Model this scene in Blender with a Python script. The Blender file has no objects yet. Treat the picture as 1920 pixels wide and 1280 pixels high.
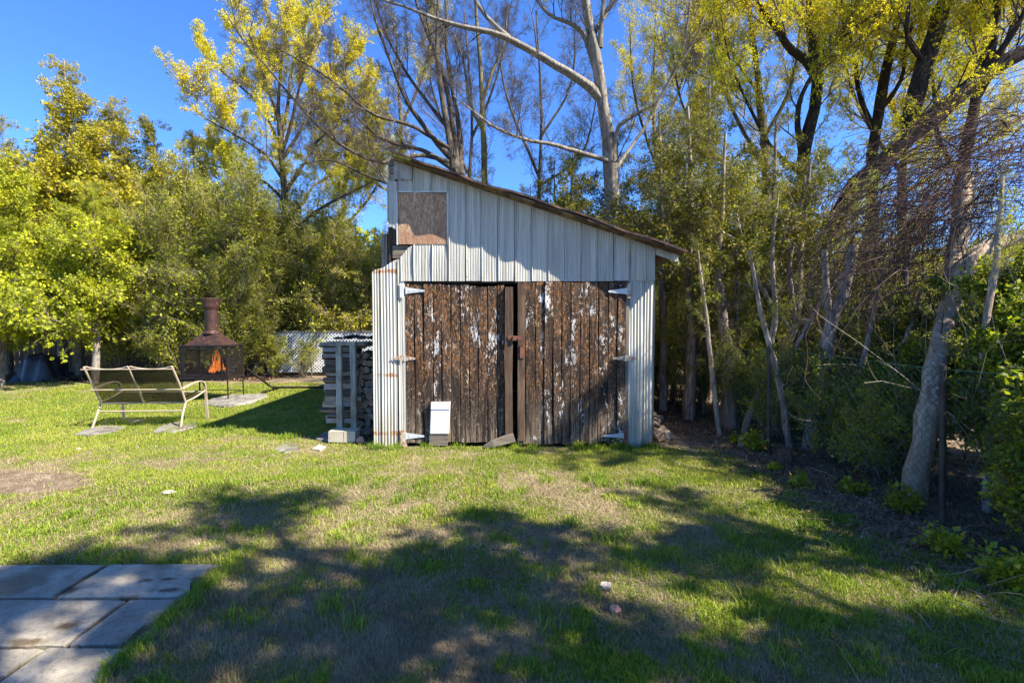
import bpy, math, random
import numpy as np
from mathutils import Matrix, Vector

# ------------------------------------------------------------------ camera, sky, sun, exposure
scene = bpy.context.scene
CAM_H, FPX, PITCH = 1.5, 907.0, math.radians(2.59)
cam_data = bpy.data.cameras.new('camera'); cam = bpy.data.objects.new('camera', cam_data)
scene.collection.objects.link(cam); scene.camera = cam
cam.location = (0, 0, CAM_H); cam.rotation_euler = (math.pi/2 - PITCH, 0, 0)
cam_data.sensor_width = 36; cam_data.lens = 36*FPX/1920; cam_data.clip_start = 0.05; cam_data.clip_end = 600
SUN_EL = math.radians(46); SUN_DIR = np.array([0.925, -0.38, 0]); SUN_DIR /= np.linalg.norm(SUN_DIR)
SUN_DIR = np.array([SUN_DIR[0]*math.cos(SUN_EL), SUN_DIR[1]*math.cos(SUN_EL), math.sin(SUN_EL)])
world = bpy.data.worlds.new('World'); scene.world = world; world.use_nodes = True
wn = world.node_tree.nodes; wn.clear()
sky = wn.new('ShaderNodeTexSky'); sky.sky_type = 'NISHITA'; sky.sun_disc = False
sky.sun_elevation = SUN_EL; sky.sun_rotation = math.atan2(SUN_DIR[0], SUN_DIR[1])
sky.altitude = 300; sky.air_density = 0.9; sky.dust_density = 0.05; sky.ozone_density = 6.0
wbg = wn.new('ShaderNodeBackground'); wbg.inputs[1].default_value = 0.15
wo = wn.new('ShaderNodeOutputWorld')
smul = wn.new('ShaderNodeMix'); smul.data_type = 'RGBA'; smul.blend_type = 'MULTIPLY'; smul.inputs[0].default_value = 1.0; smul.inputs[7].default_value = (0.35, 0.52, 0.76, 1)
world.node_tree.links.new(sky.outputs[0], smul.inputs[6]); world.node_tree.links.new(smul.outputs[2], wbg.inputs[0]); world.node_tree.links.new(wbg.outputs[0], wo.inputs[0])
sd = bpy.data.lights.new('sun', 'SUN'); sd.energy = 5.0; sd.angle = math.radians(0.53); sd.color = (1.0, 0.94, 0.82)
so = bpy.data.objects.new('sun', sd); scene.collection.objects.link(so)
so.rotation_euler = Vector(SUN_DIR).to_track_quat('Z', 'Y').to_euler()
vs = scene.view_settings; vs.view_transform = 'Standard'; vs.look = 'None'; vs.gamma = 1; vs.use_curve_mapping = False
vs.exposure = 1.6

# ------------------------------------------------------------------ helpers
C = scene.collection
rng = np.random.default_rng(7)
random.seed(7)
cp, sp_ = math.cos(PITCH), math.sin(PITCH)
def W(px, py, Y):                       # a point of the picture (1920 px wide) at the distance Y
    u, v = px-960.0, 640.0-py
    dx, dy, dz = u, FPX*cp+v*sp_, -FPX*sp_+v*cp
    k = Y/dy
    return np.array([dx*k, Y, CAM_H+dz*k])
def G(px, py):                          # a point of the picture on the ground
    u, v = px-960.0, 640.0-py
    dx, dy, dz = u, FPX*cp+v*sp_, -FPX*sp_+v*cp
    k = -CAM_H/dz
    return np.array([dx*k, dy*k, 0.0])
ORG = {}
def mesh(name, V, F, mats=None, smooth=False):
    V = np.asarray(V, dtype=np.float32).reshape(-1, 3)
    me = bpy.data.meshes.new(name)
    if isinstance(F, np.ndarray):
        n, k = F.shape
        me.vertices.add(len(V)); me.vertices.foreach_set('co', V.ravel())
        me.loops.add(n*k); me.loops.foreach_set('vertex_index', F.astype(np.int32).ravel())
        me.polygons.add(n)
        me.polygons.foreach_set('loop_start', np.arange(0, n*k, k, dtype=np.int32))
        me.polygons.foreach_set('loop_total', np.full(n, k, dtype=np.int32))
        me.update(calc_edges=True)
    else:
        me.from_pydata(V.tolist(), [], F)
    if mats is not None:
        for m in (mats if isinstance(mats, (list, tuple)) else [mats]): me.materials.append(m)
    if smooth: me.polygons.foreach_set('use_smooth', np.ones(len(me.polygons), dtype=bool))
    me.update()
    return me
def tag(o, label=None, cat=None, group=None, kind=None):
    if label: o['label'] = label
    if cat: o['category'] = cat
    if group: o['group'] = group
    if kind: o['kind'] = kind
    return o
def thing(name, label, cat, loc, group=None, rz=0.0):
    o = bpy.data.objects.new(name, None); C.objects.link(o); o.empty_display_size = 0.1
    o.location = tuple(float(v) for v in loc); o.rotation_euler = (0, 0, rz)
    ORG[o.name] = np.array(loc, float)
    return tag(o, label, cat, group)
def obj(name, V, F, mats, parent=None, smooth=False, local=False):
    """V in world coordinates unless local"""
    V = np.asarray(V, float).reshape(-1, 3)
    if parent is not None and not local: V = V-ORG[parent.name]
    elif parent is None and not local:
        c = np.array([(V[:, 0].min()+V[:, 0].max())/2, (V[:, 1].min()+V[:, 1].max())/2, V[:, 2].min()])
        V = V-c
    o = bpy.data.objects.new(name, mesh(name, V, F, mats, smooth)); C.objects.link(o)
    if parent is not None: o.parent = parent; ORG[o.name] = ORG[parent.name]
    elif not local: o.location = tuple(c); ORG[o.name] = c
    else: ORG[o.name] = np.zeros(3)
    return o
class MB:                                # collects shapes for one mesh
    def __init__(s): s.V = []; s.F = []; s.n = 0
    def add(s, V, F):
        V = np.asarray(V, float).reshape(-1, 3)
        s.V.append(V); s.F += [[i+s.n for i in f] for f in (F.tolist() if isinstance(F, np.ndarray) else F)]; s.n += len(V)
        return s
    def box(s, a, b, j=0.0):
        x0, y0, z0 = a; x1, y1, z1 = b
        V = np.array([[x0,y0,z0],[x1,y0,z0],[x1,y1,z0],[x0,y1,z0],[x0,y0,z1],[x1,y0,z1],[x1,y1,z1],[x0,y1,z1]], float)
        if j: V = V+rng.normal(0, j, V.shape)
        return s.add(V, [[3,2,1,0],[4,5,6,7],[0,1,5,4],[1,2,6,5],[2,3,7,6],[3,0,4,7]])
    def tube(s, P, r, k=8, cap=True):
        P = np.array(P, float); n = len(P); R = np.full(n, r) if np.isscalar(r) else np.array(r, float)
        V, F = tubes(P[None], R[None], k)
        F = F.tolist()
        if cap: F += [list(range(k))[::-1], [(n-1)*k+i for i in range(k)]]
        return s.add(V, F)
    def obj(s, name, mats, parent=None, **kw):
        return obj(name, np.concatenate(s.V), s.F, mats, parent, **kw)
def norm(a): return a/np.maximum(np.linalg.norm(a, axis=-1, keepdims=True), 1e-9)
def tubes(P, R, k=3):
    """many tapered tubes at once: P (M,n,3), R (M,n)"""
    M, n, _ = P.shape
    T = np.empty_like(P); T[:, 1:-1] = P[:, 2:]-P[:, :-2]; T[:, 0] = P[:, 1]-P[:, 0]; T[:, -1] = P[:, -1]-P[:, -2]
    T = norm(T)
    D = norm(P[:, -1]-P[:, 0]); ref = np.where(np.abs(D[:, 2:3]) > 0.8, np.array([[1., 0.1, 0]]), np.array([[0.1, 0, 1.]]))[:, None, :]
    A = norm(np.cross(T, ref)); B = np.cross(T, A)
    th = np.arange(k)*2*math.pi/k
    V = P[:, :, None, :]+R[:, :, None, None]*(np.cos(th)[None, None, :, None]*A[:, :, None, :]+np.sin(th)[None, None, :, None]*B[:, :, None, :])
    base = (np.arange(M)*n*k)[:, None, None]+(np.arange(n-1)*k)[None, :, None]
    i = np.arange(k)[None, None, :]; j = (i+1) % k
    F = np.stack([base+i, base+j, base+k+j, base+k+i], -1).reshape(-1, 4)
    return V.reshape(-1, 3), F
def cat(parts):
    Vs, Fs, n = [], [], 0
    for V, F in parts:
        Vs.append(V); Fs.append(F+n); n += len(V)
    return np.concatenate(Vs), np.concatenate(Fs)
# smooth value noise on the ground plane (numpy) for densities
_perm = np.random.default_rng(3).random((256, 256))
def vnoise(x, y):
    xi = np.floor(x).astype(int); yi = np.floor(y).astype(int); fx = x-xi; fy = y-yi
    fx = fx*fx*(3-2*fx); fy = fy*fy*(3-2*fy)
    g = lambda a, b: _perm[a % 256, b % 256]
    return (g(xi, yi)*(1-fx)+g(xi+1, yi)*fx)*(1-fy)+(g(xi, yi+1)*(1-fx)+g(xi+1, yi+1)*fx)*fy
def fbm(x, y, o=4):
    a, s, t = 0.5, 0, 0
    for i in range(o): s = s+a*vnoise(x*2**i+i*17.3, y*2**i+i*9.1); t += a; a *= 0.55
    return s/t
def sstep(a, b, x):
    t = np.clip((x-a)/(b-a), 0, 1); return t*t*(3-2*t)

# ------------------------------------------------------------------ materials
class NT:
    def __init__(s, name):
        s.m = bpy.data.materials.new(name); s.m.use_nodes = True; s.t = s.m.node_tree; s.t.nodes.clear()
        s.out = s.t.nodes.new('ShaderNodeOutputMaterial')
    def n(s, typ, ins=None, **kw):
        nd = s.t.nodes.new(typ)
        for k, v in kw.items(): setattr(nd, k, v)
        if ins:
            for k, v in ins.items(): s.set(nd.inputs[k], v)
        return nd
    def set(s, sock, v):
        if hasattr(v, 'outputs'): v = v.outputs[0]
        if isinstance(v, bpy.types.NodeSocket): s.t.links.new(v, sock)
        else: sock.default_value = v
    def pos(s): return s.n('ShaderNodeNewGeometry').outputs['Position']
    def island(s): return s.n('ShaderNodeNewGeometry').outputs['Random Per Island']
    def oc(s): return s.n('ShaderNodeTexCoord').outputs['Object']
    def rnd(s): return s.n('ShaderNodeObjectInfo').outputs['Random']
    def mapv(s, v, sc=(1, 1, 1), loc=(0, 0, 0), rot=(0, 0, 0)):
        return s.n('ShaderNodeMapping', {0: v, 'Scale': sc, 'Location': loc, 'Rotation': rot}).outputs[0]
    def noise(s, v, scale=5, det=4, rough=0.6, dist=0.0):
        return s.n('ShaderNodeTexNoise', {'Vector': v, 'Scale': scale, 'Detail': det, 'Roughness': rough, 'Distortion': dist}).outputs[0]
    def voro(s, v, scale=5, feat='F1'):
        return s.n('ShaderNodeTexVoronoi', {'Vector': v, 'Scale': scale}, feature=feat).outputs[0]
    def math(s, op, a, b=0.0, c=None, clamp=False):
        ins = {0: a, 1: b}
        if c is not None: ins[2] = c
        return s.n('ShaderNodeMath', ins, operation=op, use_clamp=clamp).outputs[0]
    def ss(s, v, a, b):
        return s.n('ShaderNodeMapRange', {0: v, 1: a, 2: b}, interpolation_type='SMOOTHSTEP').outputs[0]
    def mix(s, f, a, b, mode='MIX'):
        nd = s.n('ShaderNodeMix', data_type='RGBA', blend_type=mode)
        s.set(nd.inputs[0], f)
        for i, v in ((6, a), (7, b)):
            s.set(nd.inputs[i], tuple(v)+(1,) if isinstance(v, (tuple, list)) and len(v) == 3 else v)
        return nd.outputs[2]
    def ramp(s, f, stops, interp='LINEAR'):
        nd = s.n('ShaderNodeValToRGB', {0: f}); cr = nd.color_ramp; cr.interpolation = interp
        while len(cr.elements) < len(stops): cr.elements.new(0.5)
        for e, (p, c) in zip(cr.elements, stops): e.position = p; e.color = tuple(c)+(1,)
        return nd.outputs[0]
    def sep(s, v, i): return s.n('ShaderNodeSeparateXYZ', {0: v}).outputs[i]
    def bump(s, h, st=0.3, d=0.01):
        return s.n('ShaderNodeBump', {'Height': h, 'Strength': st, 'Distance': d}).outputs[0]
    def pbr(s, col, rough=0.8, metal=0.0, normal=None, spec=0.3, **kw):
        b = s.n('ShaderNodeBsdfPrincipled'); 
        s.set(b.inputs['Base Color'], tuple(col)+(1,) if isinstance(col, tuple) and len(col) == 3 else col)
        s.set(b.inputs['Roughness'], rough); s.set(b.inputs['Metallic'], metal); b.inputs['Specular IOR Level'].default_value = spec
        if normal is not None: s.set(b.inputs['Normal'], normal)
        s.set(s.out.inputs[0], b); return s.m
def mat_leaf(name, cols, trans=0.35, gloss=0.02, clump=1.3):
    gloss = min(gloss, 0.02)
    m = NT(name); f = m.island(); k = m.noise(m.pos(), clump, 3)
    st = [(i/(len(cols)-1), c) for i, c in enumerate(cols)]
    f2 = m.math('ADD', m.math('MULTIPLY', f, 0.6), m.math('MULTIPLY', m.ss(k, 0.3, 0.7), 0.4))
    f2 = m.math('ADD', f2, m.math('MULTIPLY', m.math('SUBTRACT', m.rnd(), 0.5), 0.25))
    c = m.ramp(f2, st)
    d = m.n('ShaderNodeBsdfDiffuse', {0: c}); t = m.n('ShaderNodeBsdfTranslucent', {0: m.mix(1.0, c, (1.0, 1.0, 0.45), 'MULTIPLY')})
    a = m.n('ShaderNodeMixShader', {0: trans, 1: d, 2: t}); g = m.n('ShaderNodeBsdfGlossy', {0: (1, 1, 1, 1), 'Roughness': 0.6})
    b = m.n('ShaderNodeMixShader', {0: gloss, 1: a, 2: g}); m.set(m.out.inputs[0], b); return m.m
def mat_bark(name, c1, c2, c3=None, sc=1.0, bump=0.6):
    m = NT(name); v = m.mapv(m.pos(), (14*sc, 14*sc, 3*sc)); n1 = m.noise(v, 1.5, 6, 0.7, 0.5); n2 = m.noise(m.pos(), 1.2*sc, 3)
    c = m.ramp(m.ss(n1, 0.32, 0.68), [(0, c1), (0.55, tuple((a+b)/2 for a, b in zip(c1, c2))), (1, c2)])
    if c3: c = m.mix(m.math('MULTIPLY', m.ss(n2, 0.5, 0.68), 0.7), c, c3)
    return m.pbr(c, 0.92, 0, m.bump(n1, bump, 0.02), 0.15)
def mat_wood(name, c1, c2, axis=2, sc=1.0, c3=None):
    m = NT(name); s = [18*sc]*3; s[axis] = 1.2*sc
    off = m.n('ShaderNodeVectorMath', {0: m.oc(), 1: m.n('ShaderNodeCombineXYZ', {0: m.math('MULTIPLY', m.rnd(), 37.0), 1: m.math('MULTIPLY', m.rnd(), 11.0), 2: m.math('MULTIPLY', m.rnd(), 23.0)})}, operation='ADD').outputs[0]
    g = m.noise(m.mapv(off, tuple(s)), 1.6, 6, 0.7, 0.3); n2 = m.noise(off, 3.0*sc, 4)
    c = m.mix(m.ss(g, 0.3, 0.7), c1, c2)
    if c3: c = m.mix(m.math('MULTIPLY', m.ss(n2, 0.48, 0.62), 0.75), c, c3)
    c = m.mix(1.0, c, m.ramp(m.rnd(), [(0, (0.72, 0.72, 0.72)), (1, (1.15, 1.12, 1.08))]), 'MULTIPLY')
    return m.pbr(c, 0.85, 0, m.bump(g, 0.5, 0.006), 0.2)

M = {}
M['bark_grey'] = mat_bark('bark_grey', (0.035, 0.03, 0.023), (0.15, 0.122, 0.092))
M['bark_pale'] = mat_bark('bark_pale', (0.10, 0.083, 0.064), (0.34, 0.295, 0.235), (0.17, 0.145, 0.11))
M['bark_bare'] = mat_bark('bark_bare', (0.22, 0.15, 0.095), (0.66, 0.52, 0.38), (0.36, 0.26, 0.17), 1.4, 1.0)
M['bark_dark'] = mat_bark('bark_dark', (0.014, 0.010, 0.007), (0.062, 0.044, 0.028), (0.05, 0.05, 0.022))
M['bark_cedar'] = mat_bark('bark_cedar', (0.09, 0.068, 0.05), (0.38, 0.30, 0.23), (0.27, 0.25, 0.22))
M['bark_bleached'] = mat_bark('bark_bleached', (0.15, 0.12, 0.095), (0.50, 0.42, 0.34), (0.28, 0.22, 0.16))
M['bark_moss'] = mat_bark('bark_moss', (0.07, 0.06, 0.03), (0.26, 0.22, 0.12), (0.24, 0.21, 0.05))
def mat_twig(name, a, b):
    m = NT(name); return m.pbr(m.ramp(m.island(), [(0, a), (1, b)]), 0.9, 0, None, 0.1)
M['twig_tan'] = mat_twig('twig_tan', (0.13, 0.10, 0.07), (0.42, 0.35, 0.25))
M['twig_dark'] = mat_twig('twig_dark', (0.035, 0.027, 0.02), (0.15, 0.115, 0.085))
M['twig_grey'] = mat_twig('twig_grey', (0.04, 0.034, 0.027), (0.17, 0.145, 0.115))
M['vine'] = mat_twig('vine', (0.03, 0.018, 0.015), (0.17, 0.105, 0.085))
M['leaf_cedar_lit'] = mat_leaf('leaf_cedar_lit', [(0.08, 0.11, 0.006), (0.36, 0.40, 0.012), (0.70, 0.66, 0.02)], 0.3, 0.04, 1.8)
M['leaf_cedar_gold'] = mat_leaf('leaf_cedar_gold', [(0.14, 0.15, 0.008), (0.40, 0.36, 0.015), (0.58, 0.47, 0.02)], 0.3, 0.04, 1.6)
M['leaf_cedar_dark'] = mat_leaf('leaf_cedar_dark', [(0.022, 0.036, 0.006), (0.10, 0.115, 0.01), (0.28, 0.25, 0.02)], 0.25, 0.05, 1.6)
M['leaf_hedge'] = mat_leaf('leaf_hedge', [(0.07, 0.09, 0.008), (0.30, 0.32, 0.018), (0.62, 0.60, 0.04)], 0.5, 0.05, 1.2)
M['leaf_hedge_yellow'] = mat_leaf('leaf_hedge_yellow', [(0.14, 0.14, 0.010), (0.44, 0.41, 0.02), (0.72, 0.62, 0.035)], 0.5, 0.04, 1.2)
M['leaf_gold'] = mat_leaf('leaf_gold', [(0.46, 0.45, 0.015), (0.68, 0.62, 0.02), (0.72, 0.49, 0.02)], 0.4, 0.03, 0.9)
M['leaf_maple'] = mat_leaf('leaf_maple', [(0.36, 0.40, 0.01), (0.68, 0.64, 0.014), (0.66, 0.42, 0.02)], 0.45, 0.03, 0.8)
M['leaf_shrub'] = mat_leaf('leaf_shrub', [(0.04, 0.07, 0.008), (0.14, 0.20, 0.012), (0.38, 0.40, 0.025)], 0.5, 0.05, 1.5)
M['leaf_bright'] = mat_leaf('leaf_bright', [(0.12, 0.17, 0.01), (0.30, 0.34, 0.018), (0.50, 0.50, 0.03)], 0.5, 0.05, 2)
M['leaf_shade'] = mat_leaf('leaf_shade', [(0.04, 0.07, 0.01), (0.10, 0.14, 0.02)], 0.25, 0.04, 2)
M['grass'] = mat_leaf('grass', [(0.06, 0.12, 0.008), (0.15, 0.25, 0.012), (0.30, 0.36, 0.025), (0.44, 0.40, 0.09)], 0.3, 0.05, 1.1)
M['straw'] = mat_leaf('straw', [(0.15, 0.11, 0.06), (0.35, 0.265, 0.15), (0.54, 0.43, 0.27)], 0.2, 0.05, 3)
M['litter'] = mat_leaf('litter', [(0.05, 0.028, 0.016), (0.17, 0.10, 0.06), (0.34, 0.24, 0.15)], 0.1, 0.04, 4)

# ground: soil, thatch and green under-growth by painted density
m = NT('ground'); P_ = m.pos(); g = m.n('ShaderNodeAttribute', attribute_name='green').outputs['Fac']; ds = m.n('ShaderNodeAttribute', attribute_name='dirt').outputs['Fac']
n1 = m.noise(P_, 38, 6, 0.75); n2 = m.noise(P_, 6, 5, 0.65); n3 = m.noise(P_, 130, 3, 0.7); n4 = m.noise(P_, 1.1, 3)
thatch = m.ramp(m.ss(n1, 0.25, 0.75), [(0, (0.11, 0.082, 0.045)), (0.5, (0.24, 0.19, 0.11)), (1, (0.40, 0.33, 0.20))])
grn = m.ramp(m.ss(n3, 0.3, 0.7), [(0, (0.05, 0.065, 0.012)), (1, (0.17, 0.17, 0.03))])
soil = m.ramp(m.ss(n2, 0.25, 0.75), [(0, (0.13, 0.09, 0.06)), (0.6, (0.25, 0.185, 0.125)), (1, (0.36, 0.285, 0.20))])
gm = m.ss(m.math('ADD', m.math('MULTIPLY', g, 1.0), m.math('MULTIPLY', m.math('SUBTRACT', n2, 0.5), 1.4)), 0.25, 0.75)
c = m.mix(gm, thatch, grn)
dm = m.ss(m.math('ADD', ds, m.math('MULTIPLY', m.math('SUBTRACT', n2, 0.5), 0.7)), 0.35, 0.65)
c = m.mix(dm, c, m.mix(m.math('MULTIPLY', n3, 0.3), soil, (0.09, 0.065, 0.045)))
M['ground'] = m.pbr(c, 0.95, 0, m.bump(m.math('ADD', n1, n3), 0.7, 0.02), 0.1)

m = NT('concrete'); P_ = m.pos(); n1 = m.noise(P_, 60, 6, 0.75); n2 = m.noise(P_, 4, 4, 0.6); n3 = m.noise(P_, 240, 2, 0.8); n4 = m.noise(m.mapv(P_, (1, 1, 1), (3, 1, 0)), 2.2, 3, 0.5, 0.4)
c = m.ramp(m.ss(n2, 0.3, 0.7), [(0, (0.27, 0.225, 0.16)), (1, (0.43, 0.375, 0.285))])
c = m.mix(m.math('MULTIPLY', m.ss(n1, 0.50, 0.62), 0.65), c, (0.15, 0.135, 0.105)); c = m.mix(m.math('MULTIPLY', m.ss(n3, 0.56, 0.66), 0.5), c, (0.55, 0.52, 0.46))
c = m.mix(m.math('MULTIPLY', m.ss(n4, 0.54, 0.64), 0.7), c, (0.15, 0.11, 0.06))
px_, py_ = m.sep(P_, 0), m.sep(P_, 1); wob = m.math('MULTIPLY', m.math('SUBTRACT', m.noise(P_, 11, 5, 0.7), 0.5), 2.2); stain = None
for cx, cy, rx, ry in ((-2.44, 2.60, .05, .05), (-2.09, 2.70, .045, .022), (-1.98, 2.72, .045, .02), (-2.06, 2.53, .075, .03), (-1.90, 2.60, .10, .025), (-1.80, 2.72, .05, .035), (-2.17, 2.30, .06, .04), (-2.26, 2.18, .10, .03), (-1.76, 2.85, .07, .035), (-2.47, 2.72, .02, .2), (-2.05, 2.35, .02, .2), (-2.12, 1.95, .02, .22)):
    d1 = m.math('DIVIDE', m.math('SUBTRACT', px_, cx), rx); d2 = m.math('DIVIDE', m.math('SUBTRACT', py_, cy), ry); q = m.math('ADD', m.math('SQRT', m.math('ADD', m.math('MULTIPLY', d1, d1), m.math('MULTIPLY', d2, d2))), wob)
    k = m.ss(q, 1.35, 0.3); stain = k if stain is None else m.math('MAXIMUM', stain, k)
c = m.mix(m.math('MULTIPLY', stain, 0.85), c, (0.075, 0.05, 0.025))
c = m.mix(1.0, c, m.ramp(m.rnd(), [(0, (0.85, 0.85, 0.85)), (1, (1.08, 1.07, 1.04))]), 'MULTIPLY')
M['concrete'] = m.pbr(c, 0.93, 0, m.bump(m.math('ADD', n3, n1), 0.5, 0.004), 0.15)

def mat_sheet(name, rust):
    m = NT(name); P_ = m.pos(); z = m.sep(P_, 2)
    st = m.noise(m.mapv(P_, (30, 30, 1.0)), 1.0, 5, 0.7, 0.2); n2 = m.noise(P_, 3.0, 5, 0.65); n3 = m.noise(P_, 45, 4, 0.7)
    c = m.ramp(m.ss(st, 0.25, 0.75), [(0, (0.31, 0.285, 0.225)), (0.5, (0.45, 0.42, 0.35)), (1, (0.57, 0.54, 0.465))])
    c = m.mix(m.math('MULTIPLY', m.ss(n2, 0.5, 0.7), 0.35), c, (0.40, 0.41, 0.40))
    c = m.mix(m.math('MULTIPLY', m.ss(n3, 0.62, 0.72), 0.5), c, (0.30, 0.26, 0.2))
    low = m.ss(z, 0.55, 0.0); c = m.mix(m.math('MULTIPLY', low, m.ss(n2, 0.35, 0.6)), c, (0.36, 0.29, 0.21))
    msk = None
    for zc, w in rust:
        d = m.math('ABSOLUTE', m.math('SUBTRACT', z, zc)); k = m.ss(d, w, 0.0)
        run = m.math('MULTIPLY', m.ss(z, zc-0.16, zc-0.02), m.ss(z, zc+0.02, zc)); run = m.math('MULTIPLY', run, m.ss(st, 0.5, 0.65))
        k = m.math('MAXIMUM', k, m.math('MULTIPLY', run, 0.6)); msk = k if msk is None else m.math('MAXIMUM', msk, k)
    if msk is not None:
        rn = m.ss(m.math('ADD', m.math('MULTIPLY', msk, 0.55), m.math('MULTIPLY', m.noise(P_, 11, 7, 0.8), 1.0)), 0.95, 1.10)
        c = m.mix(rn, c, m.mix(m.ss(n3, 0.35, 0.65), (0.42, 0.20, 0.06), (0.22, 0.10, 0.05)))
    return m.pbr(c, 0.5, 0.0, m.bump(n3, 0.12, 0.003), 0.4)
M['sheet'] = mat_sheet('sheet', [])
M['sheet_rusty'] = mat_sheet('sheet_rusty', [(2.06, 0.10), (0.85, 0.10), (0.16, 0.11)])

def mat_door(name, white, shift, wlo):
    m = NT(name); P_ = m.pos(); r = m.rnd()
    o = m.n('ShaderNodeCombineXYZ', {0: m.math('MULTIPLY', r, 31.0), 1: 0.0, 2: m.math('MULTIPLY', r, 17.0)})
    Q = m.n('ShaderNodeVectorMath', {0: P_, 1: o}, operation='ADD').outputs[0]
    z = m.sep(P_, 2)
    grain = m.noise(m.mapv(Q, (55, 55, 2.2)), 1.0, 6, 0.75, 0.3)
    flake = m.noise(m.mapv(Q, (42, 42, 17)), 1.0, 6, 0.72, 0.5)
    flake2 = m.noise(m.mapv(Q, (75, 75, 30)), 1.0, 5, 0.7, 0.8)
    big = m.noise(m.mapv(P_, (1.5, 1.5, 1.1), shift), 1.6, 4, 0.6)
    wb = m.noise(m.mapv(P_, (7, 7, 2.4), shift), 1.0, 5, 0.62, 0.6)
    base = m.ramp(m.ss(grain, 0.28, 0.72), [(0, (0.008, 0.006, 0.004)), (0.5, (0.034, 0.023, 0.016)), (1, (0.12, 0.08, 0.055))])
    orange = m.ramp(m.ss(flake2, 0.3, 0.7), [(0, (0.05, 0.018, 0.007)), (0.5, (0.24, 0.09, 0.02)), (1, (0.46, 0.23, 0.075))])
    om = m.math('MULTIPLY', m.ss(flake, 0.49, 0.54), m.math('MULTIPLY', m.ss(big, 0.34, 0.52), m.ss(z, 0.35, 0.95)))
    c = m.mix(m.math('MULTIPLY', om, 0.72), base, orange)
    tan = m.math('MULTIPLY', m.ss(flake2, 0.595, 0.63), 0.85); c = m.mix(tan, c, (0.46, 0.36, 0.26))
    # lower boards are bleached grey brown
    lw = m.math('MULTIPLY', m.ss(z, wlo, 0.05), m.ss(grain, 0.38, 0.62)); c = m.mix(m.math('MULTIPLY', lw, 0.9), c, (0.27, 0.20, 0.135))
    dk = m.ss(m.noise(m.mapv(Q, (9, 9, 1.6)), 1.0, 4, 0.6), 0.50, 0.62); c = m.mix(m.math('MULTIPLY', dk, 0.8), c, (0.022, 0.014, 0.010))
    wm = m.ss(m.math('ADD', wb, m.math('MULTIPLY', m.math('SUBTRACT', flake, 0.5), 0.95)), white, white+0.03)
    wm = m.math('MULTIPLY', wm, m.ss(flake2, 0.70, 0.55)); wm = m.math('MULTIPLY', wm, m.ss(m.noise(m.mapv(P_, (2.2, 2.2, 1.3), (shift[2], 0, 5.0)), 1.5, 3, 0.6), 0.40, 0.50))
    c = m.mix(wm, c, m.mix(m.ss(grain, 0.3, 0.7), (0.42, 0.39, 0.36), (0.72, 0.69, 0.66)))
    h = m.math('ADD', m.math('ADD', grain, m.math('MULTIPLY', flake, 0.7)), m.math('MULTIPLY', wm, 0.6))
    return m.pbr(c, 0.75, 0, m.bump(h, 0.8, 0.006), 0.25)
M['door_left'] = mat_door('door_left', 0.665, (3.1, 0, 7.3), 0.5)
M['door_right'] = mat_door('door_right', 0.622, (8.1, 0, 2.2), 0.65)
M['wood_grey'] = mat_wood('wood_grey', (0.13, 0.11, 0.085), (0.36, 0.31, 0.25), 2)
M['wood_grey_h'] = mat_wood('wood_grey_h', (0.12, 0.095, 0.07), (0.34, 0.28, 0.21), 0)
M['wood_brown'] = mat_wood('wood_brown', (0.035, 0.023, 0.016), (0.15, 0.10, 0.068), 2, 1.0, (0.075, 0.042, 0.03))
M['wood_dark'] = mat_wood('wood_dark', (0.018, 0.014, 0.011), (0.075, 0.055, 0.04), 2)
M['wood_roof'] = mat_wood('wood_roof', (0.045, 0.03, 0.022), (0.17, 0.11, 0.075), 0, 1.0, (0.26, 0.19, 0.10))
M['wood_fence'] = mat_wood('wood_fence', (0.07, 0.045, 0.03), (0.20, 0.135, 0.085), 2)
M['wood_green'] = mat_wood('wood_green', (0.20, 0.21, 0.17), (0.42, 0.42, 0.36), 2, 1.0, (0.16, 0.14, 0.09))
M['wood_painted'] = mat_wood('wood_painted', (0.28, 0.27, 0.25), (0.62, 0.60, 0.57), 2, 1.3, (0.15, 0.125, 0.10))
M['firewood'] = mat_wood('firewood', (0.17, 0.13, 0.09), (0.46, 0.36, 0.25), 0, 1.5, (0.34, 0.32, 0.30))
M['firewood_bark'] = mat_wood('firewood_bark', (0.05, 0.038, 0.03), (0.17, 0.135, 0.11), 0, 1.5)
M['firewood_end'] = mat_wood('firewood_end', (0.22, 0.15, 0.09), (0.44, 0.33, 0.22), 0, 1.0, (0.22, 0.20, 0.18))
m = NT('plywood'); P_ = m.pos(); a = m.noise(m.mapv(P_, (30, 30, 8)), 1.5, 6, 0.8, 0.6); b = m.noise(P_, 2.6, 5, 0.6); d = m.noise(m.mapv(P_, (70, 70, 18)), 1, 4, 0.8)
c = m.ramp(m.ss(a, 0.3, 0.7), [(0, (0.20, 0.10, 0.05)), (0.5, (0.42, 0.25, 0.14)), (1, (0.60, 0.46, 0.31))])
c = m.mix(m.math('MULTIPLY', m.ss(d, 0.56, 0.64), 0.7), c, (0.10, 0.06, 0.04))
c = m.mix(m.math('MULTIPLY', m.ss(b, 0.52, 0.62), 0.55), c, (0.30, 0.15, 0.09))
dt = m.ss(m.math('ADD', m.math('ADD', m.math('MULTIPLY', m.sep(P_, 2), 1.6), m.math('MULTIPLY', m.sep(P_, 0), 0.5)), m.math('MULTIPLY', a, 0.9)), 4.70, 4.86)
c = m.mix(dt, c, m.mix(m.ss(d, 0.45, 0.62), (0.03, 0.025, 0.02), (0.22, 0.19, 0.16)))
M['plywood'] = m.pbr(c, 0.85, 0, m.bump(a, 0.5, 0.005), 0.2)
m = NT('roofing'); P_ = m.pos(); a = m.noise(P_, 8, 5, 0.7); b = m.noise(P_, 220, 3, 0.8)
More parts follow.
